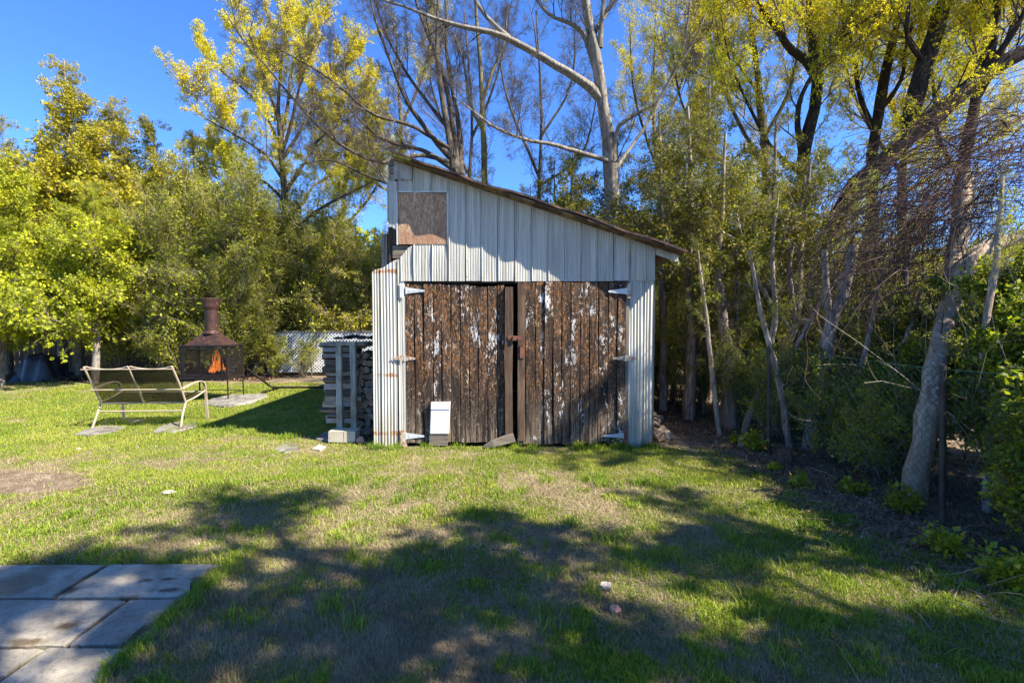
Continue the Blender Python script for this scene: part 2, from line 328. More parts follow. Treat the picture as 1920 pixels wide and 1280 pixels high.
c = m.mix(m.ss(a, 0.35, 0.65), (0.07, 0.045, 0.038), (0.21, 0.125, 0.095)); c = m.mix(m.math('MULTIPLY', m.ss(b, 0.5, 0.7), 0.5), c, (0.33, 0.24, 0.19))
M['roofing'] = m.pbr(c, 0.95, 0, m.bump(b, 0.6, 0.003), 0.15)
def mat_metal(name, c1, c2, rustc, thr, metal=0.0, rough=0.5, sc=25):
    m = NT(name); P_ = m.oc(); a = m.noise(P_, sc, 5, 0.7); b = m.noise(P_, sc*0.3, 4, 0.6)
    c = m.mix(m.ss(b, 0.3, 0.7), c1, c2); c = m.mix(m.ss(a, thr, thr+0.08), c, rustc)
    return m.pbr(c, rough, metal, m.bump(a, 0.2, 0.002), 0.4)
M['galv'] = mat_metal('galv', (0.46, 0.47, 0.46), (0.62, 0.62, 0.60), (0.36, 0.31, 0.25), 0.62)
M['galv_rust'] = mat_metal('galv_rust', (0.42, 0.38, 0.28), (0.52, 0.48, 0.38), (0.34, 0.13, 0.05), 0.48)
M['rust'] = mat_metal('rust', (0.15, 0.055, 0.035), (0.26, 0.10, 0.055), (0.08, 0.04, 0.03), 0.55, 0, 0.8)
M['iron'] = mat_metal('iron', (0.012, 0.009, 0.010), (0.026, 0.018, 0.015), (0.06, 0.03, 0.02), 0.62, 0.3, 0.6)
M['chimney'] = mat_metal('chimney', (0.030, 0.018, 0.015), (0.075, 0.034, 0.024), (0.17, 0.075, 0.035), 0.58, 0.3, 0.55, 9)
M['beige_metal'] = mat_metal('beige_metal', (0.36, 0.28, 0.19), (0.44, 0.35, 0.25), (0.24, 0.17, 0.11), 0.66, 0, 0.45)
M['white_panel'] = mat_metal('white_panel', (0.62, 0.61, 0.59), (0.74, 0.73, 0.71), (0.42, 0.38, 0.32), 0.63, 0, 0.6, 16)
M['fence_wire'] = mat_metal('fence_wire', (0.015, 0.06, 0.05), (0.03, 0.10, 0.08), (0.14, 0.17, 0.16), 0.62, 0, 0.4)
M['post_metal'] = mat_metal('post_metal', (0.035, 0.03, 0.025), (0.075, 0.06, 0.045), (0.12, 0.06, 0.04), 0.6, 0.2, 0.6)
M['lattice'] = mat_metal('lattice', (0.55, 0.56, 0.58), (0.70, 0.71, 0.72), (0.35, 0.36, 0.34), 0.63, 0, 0.6, 8)
M['stone'] = mat_metal('stone', (0.15, 0.135, 0.115), (0.27, 0.245, 0.21), (0.10, 0.085, 0.06), 0.5, 0, 0.95, 9)
M['brick'] = mat_metal('brick', (0.42, 0.20, 0.13), (0.52, 0.28, 0.19), (0.30, 0.2, 0.16), 0.6, 0, 0.95, 20)
M['white_stone'] = mat_metal('white_stone', (0.34, 0.29, 0.22), (0.54, 0.48, 0.39), (0.20, 0.15, 0.10), 0.52, 0, 0.95, 30)
M['block'] = mat_metal('block', (0.44, 0.37, 0.25), (0.54, 0.47, 0.34), (0.28, 0.24, 0.17), 0.62, 0, 0.95, 18)
M['tarp'] = mat_metal('tarp', (0.02, 0.022, 0.028), (0.065, 0.07, 0.08), (0.015, 0.015, 0.018), 0.6, 0, 0.45, 6)
M['house_wall'] = mat_metal('house_wall', (0.50, 0.54, 0.60), (0.60, 0.63, 0.67), (0.42, 0.45, 0.50), 0.65, 0, 0.8, 3)
m = NT('sling'); P_ = m.oc(); w1 = m.n('ShaderNodeTexWave', {'Vector': P_, 'Scale': 90.0}, bands_direction='X').outputs[1]; w2 = m.n('ShaderNodeTexWave', {'Vector': P_, 'Scale': 90.0}, bands_direction='Z').outputs[1]
c = m.mix(m.math('MULTIPLY', m.noise(P_, 7, 3), 0.9), (0.05, 0.043, 0.016), (0.09, 0.077, 0.03))
d = m.n('ShaderNodeBsdfDiffuse', {0: c}); tl = m.n('ShaderNodeBsdfTranslucent', {0: c}); tp = m.n('ShaderNodeBsdfTransparent', {0: (1, 1, 1, 1)})
a = m.n('ShaderNodeMixShader', {0: 0.4, 1: d, 2: tl}); b = m.n('ShaderNodeMixShader', {0: 0.16, 1: a, 2: tp}); m.set(m.out.inputs[0], b); M['sling'] = m.m
m = NT('flame'); z = m.sep(m.oc(), 2); n = m.noise(m.mapv(m.oc(), (14, 14, 6)), 1.0, 3)
c = m.ramp(m.math('ADD', m.math('MULTIPLY', z, 2.2), m.math('MULTIPLY', n, 0.6)), [(0.05, (1.0, 0.74, 0.42)), (0.45, (1.0, 0.52, 0.18)), (1.0, (0.85, 0.22, 0.04))])
fr = m.n('ShaderNodeLayerWeight', {0: 0.4}).outputs[1]
e = m.n('ShaderNodeEmission', {0: m.mix(m.ss(fr, 0.15, 0.75), c, (0.75, 0.16, 0.015)), 1: m.math('ADD', 0.22, m.math('MULTIPLY', m.ss(n, 0.35, 0.65), 0.42))}); tp = m.n('ShaderNodeBsdfTransparent', {0: (1, 1, 1, 1)})
m.set(m.out.inputs[0], m.n('ShaderNodeMixShader', {0: m.math('MULTIPLY', m.ss(fr, 0.5, 1.0), 0.9), 1: e, 2: tp})); M['flame'] = m.m
M['soot'] = mat_metal('soot', (0.01, 0.008, 0.008), (0.03, 0.022, 0.02), (0.06, 0.05, 0.045), 0.6, 0, 0.9)

# ------------------------------------------------------------------ ground
def dens(x, y):
    """green (0..1) and bare soil (0..1) of the lawn"""
    n = fbm(x*0.9+5, y*0.9+3, 4); n2 = fbm(x*3+9, y*3+2, 3)
    g = 0.53+0.05*sstep(4.6, 3.6, y)+0.9*(n-0.5)+0.75*(n2-0.5)+0.5*(fbm(x*8, y*8, 2)-0.5)
    g = g+0.60*np.exp(-((x+5.5)/3.6)**2-((y-8.6)/2.1)**2)+0.25*np.exp(-((x+4.5)/3.0)**2-((y-6.4)/0.8)**2)
    g = g+0.18*np.exp(-((x+1.5)/1.5)**2-((y-5.2)/0.7)**2)+0.30*np.exp(-((x-2.0)/0.9)**2-((y-3.0)/1.2)**2)+0.25*np.exp(-((x-1.9)/0.7)**2-((y-5.2)/0.5)**2)
    g = g-0.22*np.exp(-((x-0.4)/0.8)**2-((y-4.4)/0.7)**2)-0.18*np.exp(-((x)/1.2)**2-((y-2.0)/0.5)**2)-0.22*np.exp(-((x+3.4)/1.3)**2-((y-5.0)/0.5)**2)
    d = 0.15+0.5*(fbm(x*1.7+31, y*1.7+12, 3)-0.5)
    d = d+0.9*sstep(0.55, 0.0, np.hypot((x+4.9)/1.7, (y-4.35)/0.55)-0.35)          # bare patch by the left edge
    path = 2.42-0.22*np.clip(y-5.0, 0, 3)-0.35*np.clip(5.0-y, -5, 0)+0.10*np.clip(5.0-y, 0, 4)
    d = d+0.75*sstep(-0.35, 0.35, x-path-0.35*(n2-0.5))                              # soil along the thicket
    d = d+0.9*sstep(11.2, 11.9, y+0.6*(n-0.5))*(1-sstep(-4.5, -3.5, x))+0.7*sstep(12.2, 12.8, y)
    d = d+0.55*sstep(0.30, 0.0, np.abs(y-5.60)-0.02)*(np.abs(x+0.2) < 1.8)*(n2-0.15)
    d = d+0.8*(x > 1.65)*(y > 5.6)
    return np.clip(g, 0, 1), np.clip(d, 0, 1)
ax = np.unique(np.round(np.concatenate([np.arange(-300, -15, 15), np.arange(-15, 9, 0.1), np.arange(9, 300, 15), [300]]), 4))
ay = np.unique(np.round(np.concatenate([np.arange(-100, -4, 12), np.arange(-4, 1, 0.5), np.arange(1, 14, 0.1), np.arange(14, 300, 12), [300]]), 4))
gx, gy = np.meshgrid(ax, ay)
gz = 0.035*(fbm(gx*1.1, gy*1.1, 4)-0.5)+0.02*(fbm(gx*5, gy*5, 2)-0.5)
def flat(gx, gy): return sstep(0.0, 0.25, np.maximum.reduce([-1.9-3.2-gx, gx+1.72, gy-3.0]))*1.0
gz = gz*flat(gx, gy)-0.05*(1-sstep(0.0, 0.1, np.maximum(gx+1.86, gy-2.86)))*(gy < 3.2)
gz = gz*sstep(5.75, 5.4, gy)+gz*sstep(5.6, 6.2, gy)*0.8
nx_, ny_ = len(ax), len(ay)
ii = (np.arange(ny_-1)[:, None]*nx_+np.arange(nx_-1)[None, :]).ravel()
o = obj('ground', np.stack([gx, gy, gz], -1).reshape(-1, 3), np.stack([ii, ii+1, ii+nx_+1, ii+nx_], -1), M['ground'], smooth=True)
tag(o, kind='structure')
gg, dd = dens(gx.ravel(), gy.ravel())
for nm, v in (('green', gg), ('dirt', dd)):
    at = o.data.attributes.new(nm, 'FLOAT', 'POINT'); at.data.foreach_set('value', v.astype(np.float32))
def gheight(x, y):
    # bilinear look-up in the ground sheet
    i = np.clip(np.searchsorted(ax, x)-1, 0, nx_-2); j = np.clip(np.searchsorted(ay, y)-1, 0, ny_-2)
    fx = (x-ax[i])/(ax[i+1]-ax[i]); fy = (y-ay[j])/(ay[j+1]-ay[j])
    return (gz[j, i]*(1-fx)+gz[j, i+1]*fx)*(1-fy)+(gz[j+1, i]*(1-fx)+gz[j+1, i+1]*fx)*fy

# patio of concrete slabs
patio = tag(thing('patio', 'pale concrete slab patio with dirty joints at the lower left of the lawn', 'patio', (-3.2, 2.0, 0)), kind=None)
rows = [(2.54, 2.90, [-1.80, -2.46, -3.12, -3.80, -4.5]), (2.155, 2.53, [-1.78, -2.05, -2.75, -3.42, -4.1]), (1.77, 2.145, [-1.70, -2.12, -2.45, -3.15, -3.85]), (1.38, 1.76, [-1.62, -2.3, -3.0, -3.7]), (0.99, 1.37, [-1.62, -2.0, -2.7, -3.4])]
for (ya, yb, xs) in rows:
    for xb, xa in zip(xs[:-1], xs[1:]):
        mb = MB(); dz = rng.normal(0, 0.003); n = 9; e = 0.006
        X_ = np.concatenate([[xa+e], np.linspace(xa+e+0.012, xb-e-0.012, n), [xb-e]]); Y_ = np.concatenate([[ya+e], np.linspace(ya+e+0.012, yb-e-0.012, 7), [yb-e]])
        if xb > -2.0: X_[-3:] -= 0
        PX, PY = np.meshgrid(X_, Y_); tilt = rng.normal(0, 0.004)
        PZ = 0.012+dz+tilt*(PX-xa)+0.002*(fbm(PX*9, PY*9, 2)-0.5)
        PZ[0, :] -= 0.006; PZ[-1, :] -= 0.006; PZ[:, 0] -= 0.006; PZ[:, -1] -= 0.006
        jt = 0.004
        PX[:, 0] += rng.normal(0, jt, len(Y_)); PX[:, -1] += rng.normal(0, jt, len(Y_)); PY[0, :] += rng.normal(0, jt, len(X_)); PY[-1, :] += rng.normal(0, jt, len(X_))
        if xs[0] == xb: PX[:, -1] += rng.normal(0, 0.02, len(Y_))
        nx2, ny2 = len(X_), len(Y_)
        F = [[j*nx2+i, j*nx2+i+1, (j+1)*nx2+i+1, (j+1)*nx2+i] for j in range(ny2-1) for i in range(nx2-1)]
        V = np.stack([PX, PY, PZ], -1).reshape(-1, 3); N0 = len(V)
        ring = [i for i in range(nx2)]+[j*nx2+nx2-1 for j in range(1, ny2)]+[(ny2-1)*nx2+i for i in range(nx2-2, -1, -1)]+[j*nx2 for j in range(ny2-2, 0, -1)]
        V = np.concatenate([V, V[ring]-[0, 0, 0.05]])
        F += [[ring[(q+1) % len(ring)], ring[q], N0+q, N0+(q+1) % len(ring)] for q in range(len(ring))]
        obj('paving_slab', V, F, M['concrete'], patio)

# ------------------------------------------------------------------ shed
YS = 5.65
def X(px, py=600, Y=YS): return float(W(px, py, Y)[0])
def Z(py, Y=YS): return float(W(960, py, Y)[2])
shed = thing('shed', 'old lean-to shed clad in white corrugated metal with peeling wooden double doors', 'shed', (X(960), YS, 0))
RL, RR = W(733, 282, YS-0.2), W(1286, 466, YS-0.2)      # front top edge of the roof
RS = (RR[2]-RL[2])/(RR[0]-RL[0])
def zroof(x): return RL[2]+RS*(x-RL[0])
def panel(x0, x1, bot, top, name='metal_panel', mat='sheet', y=YS, waves=6, amp=0.0015, rib=True, parent=shed, skew=0.0, sub=5):
    """corrugated sheet from x0 to x1, bot/top are functions of x or numbers; rib of the lap at its left edge"""
    n = waves*sub+1; t = np.linspace(0, 1, n); w = x1-x0
    x = x0+w*t; d = -amp*np.cos(t*waves*2*math.pi)+rng.normal(0, 0.0007, n)
    if rib:
        xr = np.array([x0-0.002, x0+0.001, x0+0.006, x0+0.011, x0+0.014]); dr = np.array([0.004, -0.008, -0.011, -0.008, -amp])
        k = (x > x0+0.018) & (x < x1-0.012); x = np.concatenate([xr, x[k], [x1-0.009, x1-0.006, x1-0.001]]); d = np.concatenate([dr, d[k], [0.0, 0.014, 0.016]])
    zb = np.array([bot(v) if callable(bot) else bot for v in x]); zt = np.array([top(v) if callable(top) else top for v in x])
    zt = zt+(0 if callable(top) else 1)*rng.normal(0, 0.0015, len(x))
    bend = rng.normal(0, 0.004); rws = 6; V = []; lift = rng.normal(0, 0.0015)
    for r in range(rws+1):
        f = r/rws; V.append(np.stack([x+skew*f+0.0015*math.sin(5*f+x0*9), y+lift+d+bend*math.sin(math.pi*f)-0.003*(1-f)+rng.normal(0, 0.0006, len(x)), zb+(zt-zb)*f], -1))
    V = np.concatenate(V); nn = len(x)
    F = [[r*nn+i, r*nn+i+1, (r+1)*nn+i+1, (r+1)*nn+i] for r in range(rws) for i in range(nn-1)]
    return obj(name, V, F, M[mat], parent)
wall = shed
tp_ = lambda v: zroof(v)-0.05
seams = [841, 873.6, 903, 934, 965.5, 996.7, 1028, 1059, 1090, 1121, 1151, 1182, 1213, 1229]
for a, b in zip(seams[:-1], seams[1:]): panel(X(a, 480), X(b, 480), Z(527)+rng.normal(0, 0.003), tp_, waves=6 if b-a > 20 else 3, skew=rng.normal(0, 0.002))
for a, b in ((746, 775), (775, 809.6), (809.6, 841)): panel(X(a, 350), X(b, 350), Z(361), tp_)
for a, b in ((775, 809.6), (809.6, 841)): panel(X(a, 490), X(b, 490), Z(527), Z(458.5))
panel(X(726, 380), X(746, 380), lambda v: Z(418+14*(v-X(726))/(X(746)-X(726))), Z(340), waves=4)      # loose strip beside the boarded window
def tear(v):
    return float(np.interp(v, [X(p, 490) for p in (697, 702, 716, 730, 740, 750, 758, 766, 776)], [Z(p) for p in (512, 506, 503, 494, 488, 484, 474, 464, 459)]))
panel(X(751, 500), X(775, 500), Z(527), lambda v: tear(v), waves=5)
panel(X(745, 500), X(761, 650), lambda v: 0.0, lambda v: min(tear(v), Z(486)), 'corner_panel', 'sheet', y=YS+0.006, waves=3)
panel(X(715, 650), X(745, 650), 0.01, lambda v: tear(v), 'corner_panel', 'sheet_rusty', waves=5, y=YS-0.002, amp=0.0042)
panel(X(699, 650), X(715, 650), 0.0, lambda v: tear(v), 'corner_panel', 'sheet_rusty', waves=3, y=YS, amp=0.0042)
panel(X(1178, 650), X(1208, 650), 0.0, Z(523), 'corner_panel', 'sheet', waves=5, y=YS+0.012, amp=0.0042)
panel(X(1208, 650), X(1226.5, 650), 0.0, Z(523), 'corner_panel', 'sheet', waves=3, y=YS+0.012, amp=0.0042)
panel(X(1229, 470), X(1272, 470), lambda v: Z(478+15*(v-X(1229))/(X(1272)-X(1229))), tp_, 'eave_panel', 'sheet', waves=7, rib=False)
# corner returns that run back along the side walls
for xa, zt, nm in ((X(699, 650), Z(508), 'corner_return'), (X(1226.5, 650), Z(480), 'corner_return')):
    n = 25; t = np.linspace(0, 1, n); V = []
    for f in (0, 1): V.append(np.stack([xa+0.005*np.cos(t*8*math.pi), YS+0.012+t*0.5, np.full(n, zt*f)], -1))
    obj(nm, np.concatenate(V), [[i, i+1, n+i+1, n+i] for i in range(n-1)], M['sheet'], shed)
# boarded window, bits of old board and the broken corner
def board(name, a, b, mat, parent=shed, j=0.0, cham=0.004):
    """chamfered board between two corners"""
    (x0, y0, z0), (x1, y1, z1) = a, b; c = min(cham, (x1-x0)*0.3, abs(y1-y0)*0.3)
    V, nz = [], 2
    for z in np.linspace(z0, z1, nz+1):
        r = rng.normal(0, j, 2) if j else (0, 0)
        V += [[x0+c+r[0], y0, z], [x1-c+r[1], y0, z], [x1+r[1], y0+c, z], [x1+r[1], y1-c, z], [x1-c+r[1], y1, z], [x0+c+r[0], y1, z], [x0+r[0], y1-c, z], [x0+r[0], y0+c, z]]
    F = [list(range(8))[::-1], [nz*8+i for i in range(8)]]+[[r*8+i, r*8+(i+1) % 8, (r+1)*8+(i+1) % 8, (r+1)*8+i] for r in range(nz) for i in range(8)]
    return obj(name, V, F, mat, parent)
o = board('window_board', (X(746, 410)+0.004, YS-0.004, Z(458)), (X(838, 410), YS+0.010, Z(362)), M['plywood']); o['label'] = 'stained plywood sheet over the old window opening'
mb = MB()
for a, b in (((743.5, 360), (746, 459)), ((838, 360), (840.5, 459)), ((743.5, 358.5), (840.5, 361)), ):
    mb.box((X(a[0], 410), YS-0.01, Z(b[1])), (X(b[0], 410), YS+0.012, Z(a[1])))
mb.obj('window_frame', M['galv'], shed)
nb = 14; xb = np.linspace(X(739.5, 320), X(773, 320), nb); bt = Z(340)+0.02*np.array([vnoise(np.array(i*0.9), np.array(3.3)) for i in range(nb)])
V = np.concatenate([np.stack([xb, np.full(nb, YS-0.022), bt], -1), np.stack([xb, np.full(nb, YS-0.022), np.array([zroof(v)-0.06 for v in xb])], -1), np.stack([xb, np.full(nb, YS-0.006), bt], -1), np.stack([xb, np.full(nb, YS-0.006), np.array([zroof(v)-0.06 for v in xb])], -1)])
F = [[i, i+1, nb+i+1, nb+i] for i in range(nb-1)]+[[i+1, i, 2*nb+i, 2*nb+i+1] for i in range(nb-1)]+[[nb-1, 3*nb-1, 4*nb-1, 2*nb-1], [0, nb, 3*nb, 2*nb]]
o = obj('trim_board', V, F, M['wood_painted'], shed); o['label'] = 'torn board with peeling white paint in the roof corner'
for i, (ya, yb) in enumerate(((296, 309), (310, 324), (325, 339))):
    board('corner_board', (X(726+i*0.5, 320), YS+0.02+0.01*i, Z(yb)), (X(740, 320), YS+0.05, Z(ya)), M['wood_grey'])
board('stud', (X(727, 460), YS+0.03, Z(500)), (X(735, 460), YS+0.12, Z(425)), M['wood_dark'])
board('stud', (X(735, 460), YS+0.015, Z(458)), (X(746, 460), YS+0.05, Z(420)), M['wood_brown'])
board('header_board', (X(735, 480), YS+0.02, Z(484)), (X(765, 480), YS+0.06, Z(460)), M['wood_grey_h'])
board('stud', (X(737, 480), YS+0.08, Z(505)), (X(762, 480), YS+0.12, Z(480)), M['wood_dark'])
o = board('corner_post', (X(716, 470, 5.75), 5.73, 0.0), (X(727, 470, 5.75), 5.80, Z(439, 5.75)), M['wood_grey']); o['label'] = 'short grey post standing beside the broken corner'
# side, rear walls of vertical boards; inside stays dark
DEP = 4.4
def shared_board(name, w, h, t, mat, parent, pos, rz=0, proto={}):
    key = (name, round(w, 3), round(h, 3), round(t, 3), mat.name)
    if key not in proto:
        c = 0.004; V = []
        for z in (0, h): V += [[c, 0, z], [w-c, 0, z], [w, c, z], [w, t-c, z], [w-c, t, z], [c, t, z], [0, t-c, z], [0, c, z]]
        proto[key] = mesh(name, V, [list(range(8))[::-1], list(range(8, 16))]+[[i, (i+1) % 8, 8+(i+1) % 8, 8+i] for i in range(8)], mat)
    o = bpy.data.objects.new(name, proto[key]); C.objects.link(o)
    if parent is not None: o.parent = parent; o.location = tuple(np.array(pos, float)-ORG[parent.name])
    else: o.location = tuple(pos)
    o.rotation_euler = (0, 0, rz); ORG[o.name] = np.array(pos, float); return o
for i in range(22):
    yy = YS+0.12+i*0.195
    shared_board('side_board', 0.188, Z(508)-0.02, 0.02, M['wood_grey'], shed, (X(703, 650), yy, 0.01), math.pi/2)
    shared_board('upper_side_board', 0.188, zroof(X(730, 400))-Z(508)-0.08, 0.02, M['wood_grey'], shed, (X(730, 400), yy, Z(508)), math.pi/2)
    shared_board('side_board', 0.188, zroof(X(1224, 480))-0.1, 0.02, M['wood_grey'], shed, (X(1223, 650), yy, 0.01), math.pi/2)
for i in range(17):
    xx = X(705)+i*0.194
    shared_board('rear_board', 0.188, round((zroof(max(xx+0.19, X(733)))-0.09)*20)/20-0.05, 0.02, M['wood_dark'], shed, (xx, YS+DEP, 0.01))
mb = MB(); mb.box((X(760), YS+0.025, Z(531)), (X(1176), YS+0.10, Z(515))); mb.obj('lintel', M['wood_dark'], shed)
mb = MB(); mb.box((X(752, 650), YS+0.03, 0), (X(760.5, 650), YS+0.12, Z(520))); mb.obj('door_post', M['wood_grey'], shed)
mb = MB(); mb.box((X(1173, 650), YS-0.004, 0), (X(1180, 650), YS+0.10, Z(529))); o = mb.obj('door_post', M['wood_grey'], shed)
# roof: boards running back, roofing felt on top with a ragged edge
bw = 0.145; xs = np.arange(RL[0]+0.01, RR[0]-0.02, bw)
L = math.hypot(1, RS); slope = math.atan(RS)
n = 90; xr = np.linspace(RL[0]-0.02, RR[0]+0.01, n); wav = 0.010*np.sin(xr*3.1)+0.008*np.sin(xr*8.3+1)+0.012*(np.array([vnoise(np.array(v*5+40), np.array(1.2)) for v in xr])-0.5)
zr = np.array([zroof(v) for v in xr])+wav; yf = YS-0.215+0.035*(np.array([vnoise(np.array(v*7+90), np.array(4.2)) for v in xr])-0.5)
th = 0.018
rw = [(yf, zr-th-0.012), (yf-0.004, zr-0.006), (yf+0.03, zr), (np.full(n, YS+1.5), zr+0.004), (np.full(n, YS+3), zr-0.004), (np.full(n, YS+DEP+0.2), zr), (np.full(n, YS+DEP+0.2), zr-th), (yf+0.03, zr-th)]
V = np.concatenate([np.stack([xr, a, b], -1) for a, b in rw]); K = len(rw)
F = [[r*n+i, r*n+i+1, ((r+1) % K)*n+i+1, ((r+1) % K)*n+i] for r in range(K) for i in range(n-1)]+[[r*n for r in range(K)], [r*n+n-1 for r in range(K)][::-1]]
roof = obj('roof', V, F, M['roofing'], shed); roof['label'] = 'reddish brown roofing felt with a ragged wavy front edge'
for i, xv in enumerate(xs):
    if xv+bw > RR[0]: break
    z0 = zroof(xv); z1 = zroof(xv+bw-0.006); ov = rng.uniform(0.17, 0.205); t = 0.022
    dz = -th-0.001-0.012
    V = [[xv, YS-ov, z0+dz-t], [xv+bw-0.006, YS-ov, z1+dz-t], [xv+bw-0.006, YS+DEP+0.1, z1+dz-t], [xv, YS+DEP+0.1, z0+dz-t],
         [xv, YS-ov, z0+dz], [xv+bw-0.006, YS-ov, z1+dz], [xv+bw-0.006, YS+DEP+0.1, z1+dz], [xv, YS+DEP+0.1, z0+dz]]
    obj('roof_board', V, [[3,2,1,0],[4,5,6,7],[0,1,5,4],[1,2,6,5],[2,3,7,6],[3,0,4,7]], M['wood_roof'], roof)
# moss and feathery grass hanging off the top left corner
NB = 320; t = rng.random(NB); bx = X(728, 290)+t*0.30; bz = np.array([zroof(v) for v in bx])-0.03
L_ = rng.uniform(0.015, 0.05, NB); P0 = np.stack([bx, np.full(NB, YS-0.19)+rng.normal(0, 0.015, NB), bz], -1); dr = np.stack([rng.normal(0, 0.4, NB), rng.normal(-0.2, 0.3, NB), -np.ones(NB)], -1)
P1 = P0+norm(dr)*L_[:, None]; V = np.stack([P0-[0.003, 0, 0], P0+[0.003, 0, 0], P1], 1).reshape(-1, 3)
o = obj('moss', V, np.arange(NB*3).reshape(-1, 3), M['leaf_cedar_dark'], shed)

# doors
def door(edges, y0, ztops, zbot, mat):
    first = None
    xl, xr_ = X(edges[0], 650), X(edges[-1], 650)
    # ledges nailed across the back of the planks carry them
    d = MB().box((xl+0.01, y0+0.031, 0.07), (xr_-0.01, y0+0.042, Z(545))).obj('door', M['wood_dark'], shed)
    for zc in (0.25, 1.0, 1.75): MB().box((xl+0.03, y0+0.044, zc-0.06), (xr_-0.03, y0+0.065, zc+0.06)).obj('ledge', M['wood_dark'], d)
    for a, b in zip(edges[:-1], edges[1:]):
        xa, xb_ = X(a, 650)+0.0025+rng.uniform(0, 0.002), X(b, 650)-0.0025-rng.uniform(0, 0.002)
        xm = (xa+xb_)/2; zt = ztops(xm)+rng.normal(0, 0.006); zb = zbot(xm)+rng.normal(0, 0.006); dy = rng.normal(0, 0.0035); tt = rng.normal(0, 0.003)
        nz = 12; V = []; c = 0.004
        for r in range(nz+1):
            f = r/nz; z = zb+(zt-zb)*f; wv = 0.003*math.sin(f*7+a); e1, e2 = rng.normal(0, 0.0013, 2); yy = y0+dy+0.003*math.sin(f*5+b)+rng.normal(0, 0.0006)
            V += [[xa+c+wv+e1, yy-tt, z], [xb_-c+wv+e2, yy+tt, z], [xb_+wv+e2, yy+tt+c, z], [xb_+wv+e2, yy+0.026, z], [xa+wv+e1, yy+0.026, z], [xa+wv+e1, yy-tt+c, z]]
        F = [list(range(6))[::-1], [nz*6+i for i in range(6)]]+[[r*6+i, r*6+(i+1) % 6, (r+1)*6+(i+1) % 6, (r+1)*6+i] for r in range(nz) for i in range(6)]
        obj('plank', V, F, M[mat], d)
    return d
dl_e = [760.4, 777, 794, 811.5, 828, 845, 862.7, 880, 896.5, 914, 932.5, 946]
dr_e = [969.5, 985, 1003, 1020, 1037, 1052.5, 1069, 1087.6, 1104.5, 1121, 1139.6, 1156.5, 1172.5]
lin = lambda x, a, b, xa, xb_: a+(b-a)*(x-xa)/(xb_-xa)
def nails(parent, xs, zs, y, mat, r=0.0035):
    P = np.array([[[x+rng.normal(0, 0.002), y, z+rng.normal(0, 0.006)], [x, y-0.003, z]] for x in xs for z in zs]); P[:, 1, 2] = P[:, 0, 2]; P[:, 1, 0] = P[:, 0, 0]
    V, F = tubes(P, np.full(P.shape[:2], r), 6); k = len(P); F = np.concatenate([F, np.stack([np.arange(k)*12+6+i for i in (0, 1, 2, 3)], -1), np.stack([np.arange(k)*12+6+i for i in (0, 3, 4, 5)], -1)])
    obj('nail_heads', V, F, M[mat], parent)['kind'] = 'stuff'
door_l = door(dl_e, YS+0.012, lambda x: lin(x, Z(531), Z(537), X(760), X(962)), lambda x: 0.05, 'door_left')
door_r = door(dr_e, YS-0.022, lambda x: lin(x, Z(529), Z(529.5), X(970), X(1172)), lambda x: lin(x, 0.035, 0.05, X(970), X(1172)), 'door_right')
nails(door_l, [X((p+q)/2+o_, 650) for p, q in zip(dl_e[:-1], dl_e[1:]) for o_ in (-4, 4)], (0.27, 1.0, 1.76), YS+0.007, 'rust')
nails(door_r, [X((p+q)/2+o_, 650) for p, q in zip(dr_e[:-1], dr_e[1:]) for o_ in (-4, 4)], (0.27, 1.0, 1.76), YS-0.027, 'rust')
nails(shed, [X(s_+3, 480) for s_ in seams[:-1]], (Z(519), Z(487), Z(455)), YS-0.012, 'galv_rust', 0.005)
door_l['label'] = 'left door with flaking brown paint and a white pet flap'; door_r['label'] = 'right door with brown paint and many white peeled patches'
# proud meeting stile of the left door, warped, and the hasp
def warped(name, px0, px1, ya, yb, za, zb, mat, parent, amp=0.004, ph=0):
    V = []; nz = 16; x0, x1 = X(px0, 650), X(px1, 650)
    for r in range(nz+1):
        f = r/nz; z = za+(zb-za)*f; wv = amp*math.sin(f*9+ph)+amp*0.6*math.sin(f*21+ph)+rng.normal(0, 0.001); w2 = amp*math.sin(f*7+ph+2)
        V += [[x0+wv, ya, z], [x1+w2, ya+0.001, z], [x1+w2, yb, z], [x0+wv, yb, z]]
    F = [[3, 2, 1, 0], [nz*4+i for i in range(4)]]+[[r*4+i, r*4+(i+1) % 4, (r+1)*4+(i+1) % 4, (r+1)*4+i] for r in range(nz) for i in range(4)]
    return obj(name, V, F, mat, parent)
warped('stile', 946.5, 961.5, YS-0.028, YS+0.020, 0.06, Z(538), M['wood_brown'], door_l)
warped('stile', 971, 984, YS-0.034, YS-0.024, 0.08, Z(533), M['wood_brown'], door_r, 0.003, 2)
mb = MB()
mb.box((X(952), YS-0.036, Z(637)), (X(979), YS-0.029, Z(629.5))); mb.box((X(961.5), YS-0.054, Z(638)), (X(967.5), YS-0.030, Z(629)), 0.001)
mb.tube([W(972, 633, YS-0.038), W(972, 633, YS-0.055)], 0.006, 8); mb.tube([W(956, 633, YS-0.036), W(956, 633, YS-0.043)], 0.004, 6)
o = mb.obj('hasp', M['rust'], door_l)
mb = MB(); mb.box((X(975), YS-0.044, Z(671)), (X(983), YS-0.034, Z(650)), 0.001)
mb.tube([[X(976), YS-0.042, Z(650)], [X(976.5), YS-0.046, Z(645)], [X(979.5), YS-0.048, Z(642.5)], [X(982.5), YS-0.046, Z(645)], [X(983), YS-0.042, Z(650)]], 0.0035, 6)
mb.obj('padlock', M['rust'], door_r)
